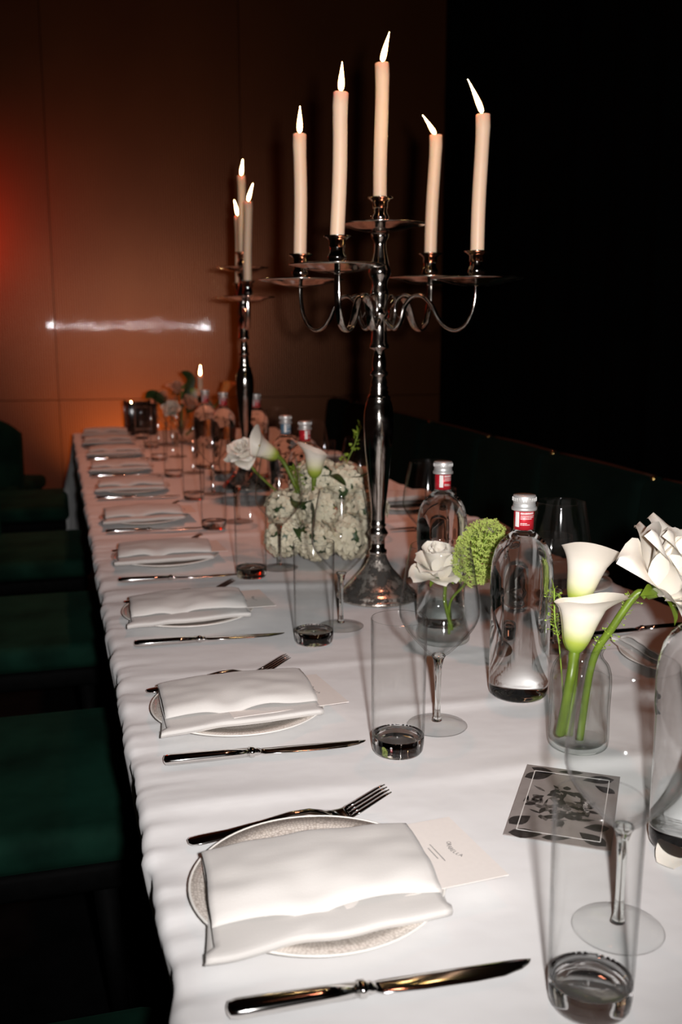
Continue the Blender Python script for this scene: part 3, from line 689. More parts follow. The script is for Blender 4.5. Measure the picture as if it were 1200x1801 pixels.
# ------------------------------------------------------------------ candelabra and candles
STEM = [(0.015, 0.0824), (0.0166, 0.0857), (0.0166, 0.0911), (0.0128, 0.0944), (0.0128, 0.1139), (0.015, 0.1171), (0.0193, 0.1236), (0.015, 0.1301), (0.0128, 0.1344), (0.015, 0.1387), (0.0128, 0.143), (0.0134, 0.1505), (0.0128, 0.1613), (0.0152, 0.185), (0.0177, 0.2082), (0.0202, 0.232), (0.0225, 0.2558), (0.0250, 0.279), (0.0267, 0.3018), (0.0274, 0.320), (0.0273, 0.3371), (0.0260, 0.352), (0.0235, 0.364), (0.0203, 0.3712), (0.0214, 0.3732), (0.0205, 0.376), (0.016, 0.3804), (0.0177, 0.3835), (0.015, 0.3876), (0.0166, 0.3917), (0.0134, 0.3968), (0.015, 0.4009), (0.0118, 0.4111), (0.016, 0.4152), (0.016, 0.4192), (0.0118, 0.4233), (0.0128, 0.4345), (0.0118, 0.4446), (0.0086, 0.4588), (0.0171, 0.4628), (0.0171, 0.4679), (0.0144, 0.4719), (0.0134, 0.498), (0.0128, 0.517), (0.0166, 0.521), (0.0166, 0.525), (0.0128, 0.5289), (0.0128, 0.5399), (0.016, 0.5548), (0.016, 0.5627), (0.0134, 0.5696), (0.0134, 0.5804), (0.0182, 0.5883), (0.0203, 0.5952), (0.0193, 0.6011), (0.0162, 0.610), (0.0139, 0.6206), (0.0117, 0.630), (0.0107, 0.6401), (0.0112, 0.6489), (0.015, 0.6547), (0.016, 0.662)]
BASE = [(0.0, 0.001), (0.070, 0.0), (0.0765, 0.0015), (0.0775, 0.005), (0.0745, 0.008), (0.0720, 0.0095), (0.0715, 0.0125), (0.0665, 0.0165), (0.0640, 0.018), (0.0610, 0.0215), (0.0560, 0.0265), (0.0530, 0.0285), (0.0470, 0.0355), (0.0375, 0.0455), (0.0290, 0.0550), (0.0225, 0.0650), (0.0178, 0.0750), (0.015, 0.0824), (0.0, 0.083)]
PLATE = MB().lathe([(0.0, -0.002), (0.012, -0.006), (0.024, -0.0075), (0.045, -0.0035), (0.060, 0.0005), (0.074, 0.0028), (0.0785, 0.0042), (0.0795, 0.0055), (0.0780, 0.0062), (0.066, 0.0040), (0.045, 0.0005), (0.020, -0.0025), (0.0, -0.002)], 56).mesh('drip_plate')
CUP = MB().lathe([(0.0, 0.0), (0.0075, 0.0), (0.0110, 0.0022), (0.0090, 0.005), (0.0130, 0.0085), (0.0158, 0.0130), (0.0150, 0.0175), (0.0122, 0.0215), (0.0116, 0.026), (0.0120, 0.036), (0.0135, 0.0405), (0.0185, 0.0448), (0.0222, 0.0468), (0.0224, 0.0482), (0.0205, 0.0482), (0.0160, 0.0458), (0.0132, 0.043), (0.0132, 0.030), (0.0, 0.030)], 40).mesh('candle_cup')
def candelabra(loc, rz, arms, label):
    c = thing('candelabra', label, 'candelabra', loc, (0, 0, rz), None)
    put('base', MB().lathe(BASE, 64), 'mottled', c)
    put('stem', MB().lathe([(0.0, 0.0815)] + STEM + [(0.0, 0.664)], 40), 'silver', c)
    dp = put('drip_plate', PLATE, 'silver', c, (0, 0, 0.672)); put('candle_cup', CUP, 'silver', c, (0, 0, 0.6745))
    tops = [Vector((0, 0, 0.7045))]
    for (ax, ay, zc) in arms:
        R = math.hypot(ax, ay); a_ = math.atan2(ay, ax); zp = zc - 0.052       # drip plate height
        k = R / 0.172
        prof = [(0.012, 0.512), (0.028, 0.497), (0.040, 0.512), (0.046, 0.535), (0.060, 0.552), (0.078, 0.553), (0.094, 0.538), (0.106, 0.516), (0.120, 0.500), (0.138, 0.494), (0.155, 0.503), (0.166, 0.522), (0.171, 0.545), (0.172, zp - 0.006)]
        pts = smooth_path([(r * k, 0, z) for r, z in prof], 5); n = len(pts)
        rad = [0.0092 - 0.0030 * (i / (n - 1)) for i in range(n)]
        arm = put('arm', MB().tube(pts, rad, 12, 0.45), 'silver', c, (0, 0, 0), (0, 0, a_))
        # leaf-like curl riding on the inner scroll
        curl = smooth_path([(0.060 * k, 0.004, 0.551), (0.043 * k, 0.006, 0.556), (0.030 * k, 0.006, 0.546), (0.027 * k, 0.006, 0.528), (0.034 * k, 0.005, 0.517)], 5)
        put('scroll_leaf', MB().tube(curl, [0.005 * (1 - 0.7 * abs(2 * i / (len(curl) - 1) - 0.6)) + 0.001 for i in range(len(curl))], 8, 0.5), 'silver', arm)
        put('drip_plate', PLATE, 'silver', c, (ax, ay, zp)); put('candle_cup', CUP, 'silver', c, (ax, ay, zp + 0.0025))
        tops.append(Vector((ax, ay, zp + 0.0325)))
    rot = Matrix.Rotation(rz, 4, 'Z')
    return c, [Vector(loc) + (rot @ p) for p in tops]
def candle(base, h, lean, flame_lean, flame_h, lb, grp, r=0.0118):
    t = thing('taper_candle', lb, 'candle', base, (0, 0, 0), grp)
    pts, rad = [], []
    for k in range(13):
        u = k / 12; bow = 0.0012 * math.sin(u * 5 + base[0] * 40)
        pts.append((lean[0] * u + bow, lean[1] * u, h * u)); rad.append(r * (1.0 - 0.02 * u + (0.05 if k >= 11 else 0)))
    pts[-1] = (lean[0], lean[1], h); 
    mb = MB().tube(pts, rad, 24)
    o = len(mb.v) - 24                          # soft rounded shoulder, melted hollow
    mb.f.pop(); last = [Vector(p) for p in mb.v[o:]]; cen = Vector((lean[0], lean[1], h))
    rows = [last]
    for q, dz in ((0.90, 0.0012), (0.70, 0.0006), (0.40, -0.0012), (0.02, -0.0018)): rows.append([cen + (p - cen) * q + Vector((0, 0, dz)) for p in last])
    mb.grid(rows, closed_u=True)
    put('wax', mb, 'wax', t)
    top = Vector((lean[0], lean[1], h - 0.002))
    d = Vector((flame_lean[0], flame_lean[1], 1.0)).normalized()
    put('wick', MB().tube([top, top + Vector((d.x * 0.002, d.y * 0.002, 0.005)), top + d * 0.0085], 0.0008, 6), 'wick', t)
    rows = []
    b = top + d * 0.0045; fr_ = 0.0052
    for k in range(15):
        u = k / 14; rr = fr_ * (math.sin(PI * u ** 0.50) ** 0.75) * (1.0 if u < 0.35 else 1.0 - 0.30 * (u - 0.35) / 0.65) if 0 < k < 14 else 0.0002
        cpt = b + Vector((d.x * u ** 1.25, d.y * u ** 1.25, d.z * u)) * flame_h
        rows.append([cpt + Vector((rr * math.cos(2 * PI * j / 16), rr * math.sin(2 * PI * j / 16), 0)) for j in range(16)])
    put('flame', MB().grid(rows, closed_u=True), 'flame', t)
    return t
rtv = Vector((math.cos(YAW), -math.sin(YAW), 0)); fwv = Vector((math.sin(YAW), math.cos(YAW), 0))
def off(r, f): v = rtv * r + fwv * f; return (v.x, v.y)
A_, B_, C_, D_ = off(-0.143, 0.062), off(-0.075, -0.150), off(0.102, 0.150), off(0.164, -0.060)
c1, tp = candelabra((0.561, 1.726, TZ), 0, [(*A_, 0.632), (*B_, 0.646), (*C_, 0.640), (*D_, 0.629)], 'tall silver five-branch candelabra in the middle of the table')
def lr(r, f=0.0): v = rtv * r + fwv * f; return (v.x, v.y)
spec = [(0.238, lr(0.001), lr(0.24), 0.050, 'tall ivory taper candle on the central cup of the five-branch candelabra'),
        (0.226, lr(0.000), lr(0.02), 0.046, 'ivory taper candle at the far left of the five-branch candelabra, shortest flame'),
        (0.236, lr(0.006), lr(0.04), 0.044, 'ivory taper candle second from the left on the five-branch candelabra'),
        (0.232, lr(0.007), lr(-0.66), 0.042, 'ivory taper candle second from the right on the five-branch candelabra, flame blown left'),
        (0.238, lr(0.004), lr(-0.46), 0.060, 'ivory taper candle at the far right of the five-branch candelabra, long slanting flame')]
for p, (h, ln, fl, fh, lb) in zip(tp, spec): candle(p, h, ln, fl, fh, lb, 'candles of the near candelabra')
e1, e2 = off(-0.028, 0.168), off(0.030, -0.168)
c2, tp2 = candelabra((0.562, 3.08, TZ), 0, [(*e1, 0.640), (*e2, 0.632)], 'dark silver three-branch candelabra further down the table, out of focus')
spec2 = [(0.240, lr(0.0), lr(0.12), 0.046, 'top candle of the far candelabra'), (0.226, lr(0), lr(-0.22), 0.048, 'left candle of the far candelabra'), (0.238, lr(0.004), lr(0.30), 0.050, 'right candle of the far candelabra')]
for p, (h, ln, fl, fh, lb) in zip(tp2, spec2): candle(p, h, ln, fl, fh, lb, 'candles of the far candelabra')

# ------------------------------------------------------------------ flowers
def petal_mesh(Lp, W, a0, a1, cup, r0, reflex=0.0, point=0.0, seed=0, nu=7, nv=9, pw=1.6, roll=0.0):
    # a petal growing from a ring of radius r0 about Z, leaning from angle a0 (foot) to a1 (tip) off the vertical
    rows = []; px, pz = r0, 0.0
    for j in range(nv):
        v = j / (nv - 1)
        al = a0 + (a1 - a0) * v ** pw + reflex * max(0, v - 0.65) ** 2 * 8
        if j: px += math.sin(al) * Lp / (nv - 1); pz += math.cos(al) * Lp / (nv - 1)
        wv = W * (math.sin(PI * min(1, 0.12 + 0.62 * v)) ** 0.8) * (1 - (max(0, v - 0.55) / 0.45) ** (2.6 - 1.4 * point) * (0.55 + 0.43 * point))
        row = []
        for i in range(nu):
            u = i / (nu - 1) * 2 - 1; s_ = u * wv; R = max(cup, 1e-3)
            ang = max(-1.35, min(1.35, s_ / R))
            lat = R * math.sin(ang); inw = R * (1 - math.cos(ang)) - roll * (u * u) * v * v * Lp * 0.5
            nxd, nzd = -math.cos(al), math.sin(al)          # towards the axis side
            wob = 0.0010 * nz(u * 2 + seed, v * 3, seed * 1.7)
            row.append((px + nxd * (inw + wob), lat, pz + nzd * (inw + wob)))
        rows.append(row)
    return MB().grid(rows).mesh('petal', weld=False)
def rose(name, lb, head, axis, R, stem_pts, seed=1, mat='petal', wide=1.0, stem_r=0.0035, grp=None, rings=None, stem_mat='stem'):
    rnd = random.Random(seed)
    t = thing(name, lb, 'flower', head, (0, 0, 0), grp)
    q = Vector((0, 0, 1)).rotation_difference(Vector(axis).normalized()); rotm = q.to_euler()
    # rings: count, length, width, foot lean, tip lean, cup, base radius, reflex, point, height of foot
    rings = rings or [(2, 0.66, 0.34, -0.12, -0.02, 0.15, 0.04, 0.0, 0.2, 0.26), (3, 0.74, 0.46, 0.00, 0.08, 0.26, 0.09, 0.3, 0.4, 0.20), (4, 0.80, 0.56, 0.10, 0.32, 0.42, 0.13, 0.6, 0.6, 0.14), (4, 0.90, 0.64, 0.30, 0.72, 0.6, 0.15, 0.6, 0.8, 0.08), (5, 1.00, 0.64, 0.62, 1.20, 0.9, 0.15, 0.4, 0.92, 0.03), (4, 1.02, 0.56, 1.0, 1.70, 1.0, 0.14, 0.2, 0.97, 0.0)]
    for ri, (n, l, w_, a0, a1, cup, r0, rf, pt, fz) in enumerate(rings):
        ph = rnd.uniform(0, 6.28)
        for k in range(n):
            j = lambda s_: rnd.uniform(1 - s_, 1 + s_)
            me = petal_mesh(l * R * j(0.08), w_ * R * j(0.1), a0 + rnd.uniform(-0.08, 0.08), (a1 + rnd.uniform(-0.18, 0.18)) * wide, cup * R, r0 * R, rf * j(0.4), pt, seed * 10 + ri * 7 + k, roll=0.25 if ri > 2 else 0)
            e = (q @ Matrix.Rotation(ph + 2 * PI * k / n + rnd.uniform(-0.15, 0.15), 3, 'Z').to_quaternion()).to_euler()
            put('petal', me, mat, t, q @ Vector((0, 0, fz * R)), e)
    # green hip, sepals, stem
    put('hip', MB().lathe([(0.0, -0.20 * R), (0.06 * R, -0.19 * R), (0.10 * R, -0.08 * R), (0.115 * R, 0.02 * R), (0.08 * R, 0.06 * R), (0.0, 0.08 * R)], 14), stem_mat, t, (0, 0, 0), rotm)
    for k in range(5):
        me = petal_mesh(0.5 * R, 0.10 * R, 1.2, 2.2, 0.2 * R, 0.12 * R, 0, 0.95, k, 3, 6)
        put('sepal', me, stem_mat, t, (0, 0, 0), (q @ Matrix.Rotation(k * 1.2566, 3, 'Z').to_quaternion()).to_euler())
    if stem_pts:
        P = [Vector(axis).normalized() * (-0.2 * R)] + [Vector(p) - Vector(head) for p in stem_pts]
        put('stem', MB().tube(smooth_path(P, 6), stem_r, 10), stem_mat, t)
    return t
def calla(lb, foot, axis, spin, ln, stem_pts, flare=1.0, stem_r=0.0055, grp=None, mat='calla', cat='flower'):
    # foot: where the spathe leaves the stem; axis: direction of the trumpet; spin: where the pointed tip looks
    t = thing('calla_lily', lb, cat, foot, (0, 0, 0), grp)
    q = Vector((0, 0, 1)).rotation_difference(Vector(axis).normalized()); e = (q @ Matrix.Rotation(spin, 3, 'Z').to_quaternion()).to_euler()
    rows = []; nv, nu = 22, 40
    for j in range(nv):
        v = j / (nv - 1); row = []
        for i in range(nu + 1):
            th = (i / nu) * (2 * PI + 0.55) - PI - 0.275        # overlapping wrap, tip at th=0
            tip = max(0, math.cos(th / 2)) ** 6
            side = 0.5 + 0.5 * math.cos(th)
            r = 0.0060 + 0.0112 * (1 - math.exp(-v * 6)) + (0.0180 * flare) * v ** 2.8 * (0.75 + 0.5 * side) + 0.016 * flare * tip * max(0, v - 0.72) / 0.28
            z = ln * (v * (0.74 + 0.22 * side) + 0.10 * tip * max(0, v - 0.6) / 0.4)
            z -= ln * 0.16 * flare * max(0, v - 0.80) ** 1.5 * 6 * (0.45 + 0.4 * math.sin(th * 2 + 0.6) ** 2)  # rolled lip
            r += 0.0010 * math.sin(th * 5 + v * 3) * v * v + 0.0016 * (i / nu)
            row.append((r * math.cos(th), r * math.sin(th), z))
        rows.append(row)
    me = MB().grid(rows).mesh('spathe', weld=False)
    put('spathe', me, mat, t, (0, 0, 0), e)
    put('spadix', MB().tube([(0, 0, ln * 0.12), (0.001, 0, ln * 0.4), (0.003, 0, ln * 0.70)], [0.003, 0.0034, 0.002], 10), 'spadix', t, (0, 0, 0), e)
    P = [Vector(axis).normalized() * 0.006] + [Vector(p) - Vector(foot) for p in stem_pts]
    n = len(smooth_path(P, 6)); put('stem', MB().tube(smooth_path(P, 6), [stem_r * (1.12 if i < 4 else 1.0) for i in range(n)], 12), 'stem', t)
    return t
def sprig(lb, pts, seed, n=46, spread=0.011, leaf=0.0022, grp='green sprigs'):
    rnd = random.Random(seed); base = Vector(pts[0])
    t = thing('green_sprig', lb, 'foliage', base, (0, 0, 0), grp)
    path = [p - base for p in smooth_path(pts, 10)]
    mb = MB().tube(path, 0.0010, 6); lf = MB()
    for k in range(n):
        u = 0.42 + 0.58 * k / n; p = path[min(len(path) - 1, int(u * len(path)))]
        d = Vector((rnd.uniform(-1, 1), rnd.uniform(-1, 1), rnd.uniform(-0.2, 1))).normalized(); q = p + d * spread * rnd.uniform(0.5, 1.1)
        mb.tube([p, (p + q) / 2 + Vector((0, 0, 0.001)), q], 0.0003, 4)
        a_ = d.orthogonal().normalized(); b_ = d.cross(a_)
        lf.add([q - d * 0.3 * leaf, q + a_ * leaf * 0.7, q + d * 1.2 * leaf, q - a_ * leaf * 0.7, q + b_ * leaf * 0.3], [(0, 1, 4), (1, 2, 4), (2, 3, 4), (3, 0, 4)])
    put('stem', mb.mesh('stem', weld=False), 'sprig', t); l = put('leaflets', lf.mesh('leaflets', smooth=False, weld=False), 'sprig', t); l['kind'] = 'stuff'
    return t
def vase(lb, loc, prof, wz, grp='clear flower vases'):
    # prof: outer (r, z) from foot to lip
    t = thing('flower_vase', lb, 'vase', loc, (0, 0, 0), grp)
    inn = [(max(r - 0.0022, 0), z) for r, z in reversed(prof) if z > 0.009]
    put('glass_body', MB().lathe([(0.0, 0.003)] + prof + inn + [(inn[-1][0] * 0.9, 0.0085), (0.0, 0.008)], 48), 'bottle', t)
    w_ = [(max(r - 0.0028, 0), z) for r, z in prof if 0.010 < z < wz]
    top = w_[-1][0]
    put('water', MB().lathe([(0.0, 0.0095), (w_[0][0] * 0.9, 0.0095)] + w_ + [(top, wz), (0.0, wz)], 48), 'water', t)
    return t
def sm_prof(p, n=4): return [(q.y, q.z) for q in smooth_path([(0, r, z) for r, z in p], n)]

# front vase: two callas, a big open rose, thin sprigs
V1 = Vector((0.585, 1.012, TZ + 0.0012))
vase('clear bottle vase holding the two callas and open rose at the right', V1, sm_prof([(0.026, 0.0), (0.0335, 0.003), (0.0360, 0.012), (0.0355, 0.05), (0.0362, 0.085), (0.0330, 0.102), (0.0265, 0.111), (0.0240, 0.118), (0.0268, 0.126)]), 0.088)
calla('upper white calla lily in the right-hand vase, touching the rose', (0.594, 1.047, 0.917), (0.20, -0.04, 1.0), -1.9, 0.084, [(0.590, 1.038, 0.895), (0.5865, 1.031, 0.870), (0.579, 1.020, 0.810), (0.573, 1.013, 0.766)], 0.80, 0.0052, 'callas in the front vase')
calla('lower white calla lily in the right-hand vase with green foot and pointed lip', (0.567, 0.999, 0.876), (0.16, 0.0, 1.0), -0.75, 0.080, [(0.564, 0.996, 0.858), (0.5605, 0.994, 0.841), (0.560, 1.003, 0.800), (0.5625, 1.016, 0.768)], 1.0, 0.0058, 'callas in the front vase')
rose('white_rose', 'large open white rose with pointed petals leaning over the right edge', (0.644, 0.955, 0.958), (0.50, -0.52, 0.66), 0.080, [(0.6268, 0.9694, 0.9492), (0.6052, 0.9787, 0.911), (0.5891, 0.995, 0.8624), (0.5849, 1.0078, 0.762)], 3, stem_r=0.0045, grp='white roses')
sprig('thin green sprig trailing along the rose stem in the right-hand vase', [(0.5849, 1.012, 0.78), (0.590, 0.995, 0.862), (0.606, 0.980, 0.905), (0.629, 0.975, 0.945)], 4, 70, 0.012)
sprig('fine green sprig left of the lower calla, against the bottle', [(0.576, 1.03, 0.78), (0.572, 1.043, 0.866), (0.569, 1.052, 0.900), (0.574, 1.066, 0.935)], 9, 60, 0.011)
# rose and umbel in the second vase
V2 = Vector((0.580, 1.440, TZ + 0.0012))
vase('small clear vase with one cream rose and a green umbel, behind the second wine glass', V2, sm_prof([(0.030, 0.0), (0.0405, 0.003), (0.0425, 0.012), (0.0390, 0.026), (0.0330, 0.045), (0.0300, 0.062), (0.0285, 0.074), (0.0240, 0.082), (0.0245, 0.089), (0.0262, 0.092)]), 0.060)
rose('cream_rose', 'cream rose seen through the second wine glass', (0.571, 1.434, 0.862), (-0.22, -0.25, 0.95), 0.054, [(0.5768, 1.4289, 0.8463), (0.5791, 1.4331, 0.817), (0.590, 1.4291, 0.772)], 8, wide=1.0, grp='white roses', stem_r=0.003, rings=[(3, 0.80, 0.40, -0.10, 0.0, 0.18, 0.05, 0.2, 0.0, 0.22), (4, 0.86, 0.52, 0.05, 0.12, 0.32, 0.12, 0.3, 0.0, 0.16), (4, 0.90, 0.62, 0.30, 0.25, 0.46, 0.16, 0.4, 0.0, 0.08), (5, 0.86, 0.62, 0.75, 0.45, 0.6, 0.16, 0.6, 0.1, 0.02), (4, 0.84, 0.55, 1.25, 1.15, 0.8, 0.12, 0.3, 0.2, 0.0)])
def umbel(lb, c, axis, R, stem_pts, seed):
    rnd = random.Random(seed); t = thing('green_umbel', lb, 'flower', c)
    q = Vector((0, 0, 1)).rotation_difference(Vector(axis).normalized())
    fl, ray = MB(), MB(); oc = [(1, 0, 0), (-1, 0, 0), (0, 1, 0), (0, -1, 0), (0, 0, 1), (0, 0, -1)]; of = [(0, 2, 4), (2, 1, 4), (1, 3, 4), (3, 0, 4), (2, 0, 5), (1, 2, 5), (3, 1, 5), (0, 3, 5)]
    root = Vector((0, 0, -0.050)); H = 0.058
    for ring in range(15):
        hz = -0.86 + 1.82 * ring / 14; rr = R * math.sqrt(max(0.02, 1 - hz * hz)); n = max(3, int(2 * PI * rr / 0.0036))
        for k in range(n):
            a_ = 2 * PI * k / n + rnd.uniform(-0.05, 0.05); fr_ = 1 + 0.10 * math.sin(a_ * 7 + ring)
            ctr = Vector((rr * fr_ * math.cos(a_), rr * fr_ * math.sin(a_), hz * H + 0.002 * math.sin(a_ * 5 + ring * 2)))
            if k % 5 == 0: ray.tube([q @ Vector((0, 0, ctr.z * 0.7 - 0.012)), q @ (ctr * 0.6 + Vector((0, 0, -0.004))), q @ ctr], 0.0005, 4)
            for m_ in range(9):
                d = Vector((rnd.gauss(0, 1.3), rnd.gauss(0, 1.3), rnd.gauss(0, 0.65))) * 0.0014; s_ = rnd.uniform(0.0008, 0.0014)
                fl.add([(q @ (ctr + d)) + Vector(o) * s_ for o in oc], of)
    ray.tube([q @ root, q @ Vector((0, 0, 0.04))], 0.0018, 6)
    f = put('florets', fl.mesh('florets', smooth=False, weld=False), 'umbel', t); f['kind'] = 'stuff'
    r_ = put('rays', ray.mesh('rays', weld=False), 'sprig', t); r_['kind'] = 'stuff'
    put('stem', MB().tube(smooth_path([q @ root] + [Vector(p) - Vector(c) for p in stem_pts], 6), 0.0022, 8), 'stem', t)
    return t
umbel('chartreuse lacy green umbel between the two red-labelled bottles', (0.614, 1.382, 0.908), (0.22, -0.42, 0.85), 0.034, [(0.600, 1.408, 0.850), (0.587, 1.431, 0.817), (0.586, 1.431, 0.765)], 3)

# hydrangea centrepiece
def floret_cluster(R, n, seed, size):
    rnd = random.Random(seed); mb = MB(); g = PI * (3 - math.sqrt(5))
    for k in range(n):
        zc = 1 - 1.75 * (k + 0.5) / n; th = k * g; rr = math.sqrt(max(0, 1 - zc * zc))
        nrm = (Vector((rr * math.cos(th), rr * math.sin(th), zc)) + Vector((rnd.gauss(0, 0.18), rnd.gauss(0, 0.18), rnd.gauss(0, 0.18)))).normalized()
        c = nrm * R * rnd.uniform(0.88, 1.06); a_ = nrm.orthogonal().normalized(); a_ = Matrix.Rotation(rnd.uniform(0, 6.28), 3, nrm) @ a_; b_ = nrm.cross(a_)
        s_ = size * rnd.uniform(0.8, 1.2)
        for p in range(4):
            ca, sa = math.cos(p * PI / 2), math.sin(p * PI / 2); d = a_ * ca + b_ * sa; e = b_ * ca - a_ * sa
            lift = rnd.uniform(0.05, 0.4)
            mb.add([c, c + d * s_ * 0.55 + e * s_ * 0.42 + nrm * s_ * lift * 0.6, c + d * s_ * 1.05 + e * s_ * 0.2 + nrm * s_ * lift, c + d * s_ * 1.05 - e * s_ * 0.2 + nrm * s_ * lift * 0.9, c + d * s_ * 0.55 - e * s_ * 0.42 + nrm * s_ * lift * 0.5, c + d * s_ * 0.6 + nrm * s_ * lift * 0.35], [(0, 1, 5), (1, 2, 5), (2, 3, 5), (3, 4, 5), (4, 0, 5)])
    return mb.mesh('florets', weld=False)
FC = [floret_cluster(0.040, 105, 1, 0.0115), floret_cluster(0.046, 120, 2, 0.0125)]
HC = Vector((0.545, 2.115, TZ))
vase('low clear bowl under the white hydrangeas', HC + Vector((0, 0, 0.0012)), sm_prof([(0.040, 0.0), (0.052, 0.003), (0.060, 0.020), (0.062, 0.045), (0.056, 0.062), (0.057, 0.068)]), 0.045)
HY = [(0.470, 2.115, 0.855, 0, 'at the left of the centrepiece'), (0.545, 2.165, 0.905, 1, 'at the top back of the centrepiece'), (0.605, 2.095, 0.905, 1, 'at the top right of the centrepiece, beside the candelabra'), (0.632, 2.030, 0.862, 1, 'at the right of the centrepiece, touching the candelabra stem'), (0.452, 2.035, 0.808, 0, 'low on the left, behind the fourth wine glass'), (0.535, 2.060, 0.862, 1, 'in the middle of the centrepiece, seen through the third wine glass'), (0.590, 1.990, 0.812, 1, 'low on the right of the centrepiece'), (0.512, 1.995, 0.805, 0, 'low in the middle, above the third tumbler'), (0.545, 2.10, 0.925, 0, 'highest in the middle of the centrepiece')]
for i, (x, y, z, k, lb) in enumerate(HY):
    t = thing('hydrangea', 'white hydrangea head ' + lb, 'flower', (x, y, z), (0.3 * i, 0.2 * i, i * 1.1), 'white hydrangeas')
    f = put('florets', FC[k], 'hydrangea', t); f['kind'] = 'stuff'
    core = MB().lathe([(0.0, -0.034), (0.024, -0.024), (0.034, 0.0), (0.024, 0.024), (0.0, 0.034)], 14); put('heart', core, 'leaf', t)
    p = Vector((HC.x - x, HC.y - y, TZ + 0.03 - z)); rt_ = t.rotation_euler.to_matrix().inverted()
    put('stem', MB().tube([(0, 0, 0), rt_ @ (p * 0.5 + Vector((0, 0, 0.004))), rt_ @ p], 0.0028, 8), 'stem', t)
def leaf_thing(lb, pts, W, axis=(0, 0, 1)):
    P = smooth_path(pts, 6); base = P[0]; rows = []
    for i, p in enumerate(P):
        u = i / (len(P) - 1); d = (P[min(i + 1, len(P) - 1)] - P[max(i - 1, 0)]).normalized(); sd = d.cross(Vector(axis)).normalized(); up_ = sd.cross(d)
        w_ = W * math.sin(PI * min(1, 0.04 + 0.95 * u)) ** 0.8
        rows.append([p - base + sd * w_ * s_ + up_ * (abs(s_) * w_ * 0.25) for s_ in (-1, -0.5, 0, 0.5, 1)])
    return tag(put('leaf', MB().grid(rows).mesh('leaf', weld=False), 'leaf', None, base), lb, 'leaf', 'dark green leaves of the centrepiece')
leaf_thing('dark green leaf left of centre in the hydrangeas, behind the fourth wine glass', [(0.50, 2.06, 0.86), (0.485, 2.02, 0.885), (0.472, 2.00, 0.875)], 0.022)
leaf_thing('dark green leaf in the middle of the hydrangeas, seen through the third wine glass', [(0.505, 2.02, 0.87), (0.500, 1.985, 0.865), (0.492, 1.965, 0.82)], 0.020, (1, 0, 0.2))
leaf_thing('dark green leaf at the top of the hydrangeas, by the upright calla', [(0.545, 2.08, 0.925), (0.560, 2.04, 0.935), (0.580, 2.01, 0.918)], 0.016)
leaf_thing('small dark leaf by the candelabra stem in the hydrangeas', [(0.600, 2.05, 0.93), (0.615, 2.01, 0.935), (0.628, 1.985, 0.95)], 0.010)
leaf_thing('dark leaf at the low left of the hydrangeas', [(0.49, 2.05, 0.83), (0.478, 2.0, 0.83), (0.482, 1.975, 0.80)], 0.016)
calla('upright calla lily with green throat above the hydrangeas', (0.524, 2.062, 0.930), (0.06, 0.02, 1.0), 2.6, 0.072, [(0.524, 2.064, 0.905), (0.528, 2.08, 0.86), (0.538, 2.105, 0.80)], 0.62, 0.005, 'callas in the centrepiece')
calla('calla lily tipping to the left above the hydrangeas', (0.462, 2.139, 0.968), (-0.80, -0.12, 0.45), 0.3, 0.074, [(0.475, 2.14, 0.955), (0.500, 2.132, 0.90), (0.535, 2.118, 0.80)], 0.62, 0.005, 'callas in the centrepiece')
rose('white_rose', 'white rose at the left of the hydrangea arrangement, out of focus', (0.402, 2.212, 0.960), (-0.35, -0.45, 0.8), 0.046, [(0.43, 2.20, 0.92), (0.49, 2.16, 0.86), (0.535, 2.12, 0.80)], 21, grp='white roses', stem_r=0.003)
sprig('green sprig standing above the hydrangeas left of the candelabra stem', [(0.565, 2.10, 0.80), (0.60, 2.10, 0.93), (0.625, 2.10, 0.99), (0.642, 2.10, 1.035)], 14, 26, 0.014, 0.006)
sprig('pale sprig of tiny buds at the left of the hydrangeas', [(0.53, 2.11, 0.80), (0.50, 2.10, 0.90), (0.485, 2.08, 0.95)], 18, 60, 0.014, 0.004)

# loose petal at the right edge
pm = petal_mesh(0.042, 0.020, 1.25, 1.62, 0.03, 0.0, 0, 0.1, 5)
tag(put('petal', pm, 'petal', None, (0.527, 0.742, TZ + 0.002), (0, 0, 0.5)), 'loose cream petal at the foot of the blue-labelled bottle', 'petal')

# ------------------------------------------------------------------ far end of the table
vase('low clear bowl of blush flowers at the far end', Vector((0.52, 4.40, TZ + 0.0012)), sm_prof([(0.035, 0.0), (0.045, 0.003), (0.055, 0.03), (0.05, 0.07), (0.052, 0.10)]), 0.06)
FR = [(0.432, 4.42, 0.925, 0.050, (-0.3, -0.5, 0.7), 'blush', 'at the left of the far arrangement'), (0.506, 4.44, 0.965, 0.055, (0, -0.4, 0.9), 'blush', 'highest in the far arrangement'), (0.552, 4.36, 0.905, 0.055, (0.2, -0.6, 0.7), 'blush', 'at the right of the far arrangement'), (0.470, 4.33, 0.890, 0.050, (-0.2, -0.7, 0.6), 'petal', 'low in front of the far arrangement')]
for i, (x, y, z, R, ax, mt, lb) in enumerate(FR):
    rose('blush_rose' if mt == 'blush' else 'white_rose', 'blurred %s rose %s' % ('blush' if mt == 'blush' else 'white', lb), (x, y, z), ax, R, [(0.5 * (x + 0.52), 0.5 * (y + 4.4), 0.86), (0.52, 4.40, 0.78)], 40 + i, mat=mt, grp='roses at the far end', stem_mat='leaf', stem_r=0.003,
         rings=[(4, 0.7, 0.38, 0.0, 0.1, 0.25, 0.10, 0.3, 0.1, 0.20), (5, 0.8, 0.46, 0.15, 0.5, 0.4, 0.14, 0.7, 0.3, 0.12), (6, 0.95, 0.50, 0.6, 1.2, 0.7, 0.16, 0.6, 0.6, 0.03)])
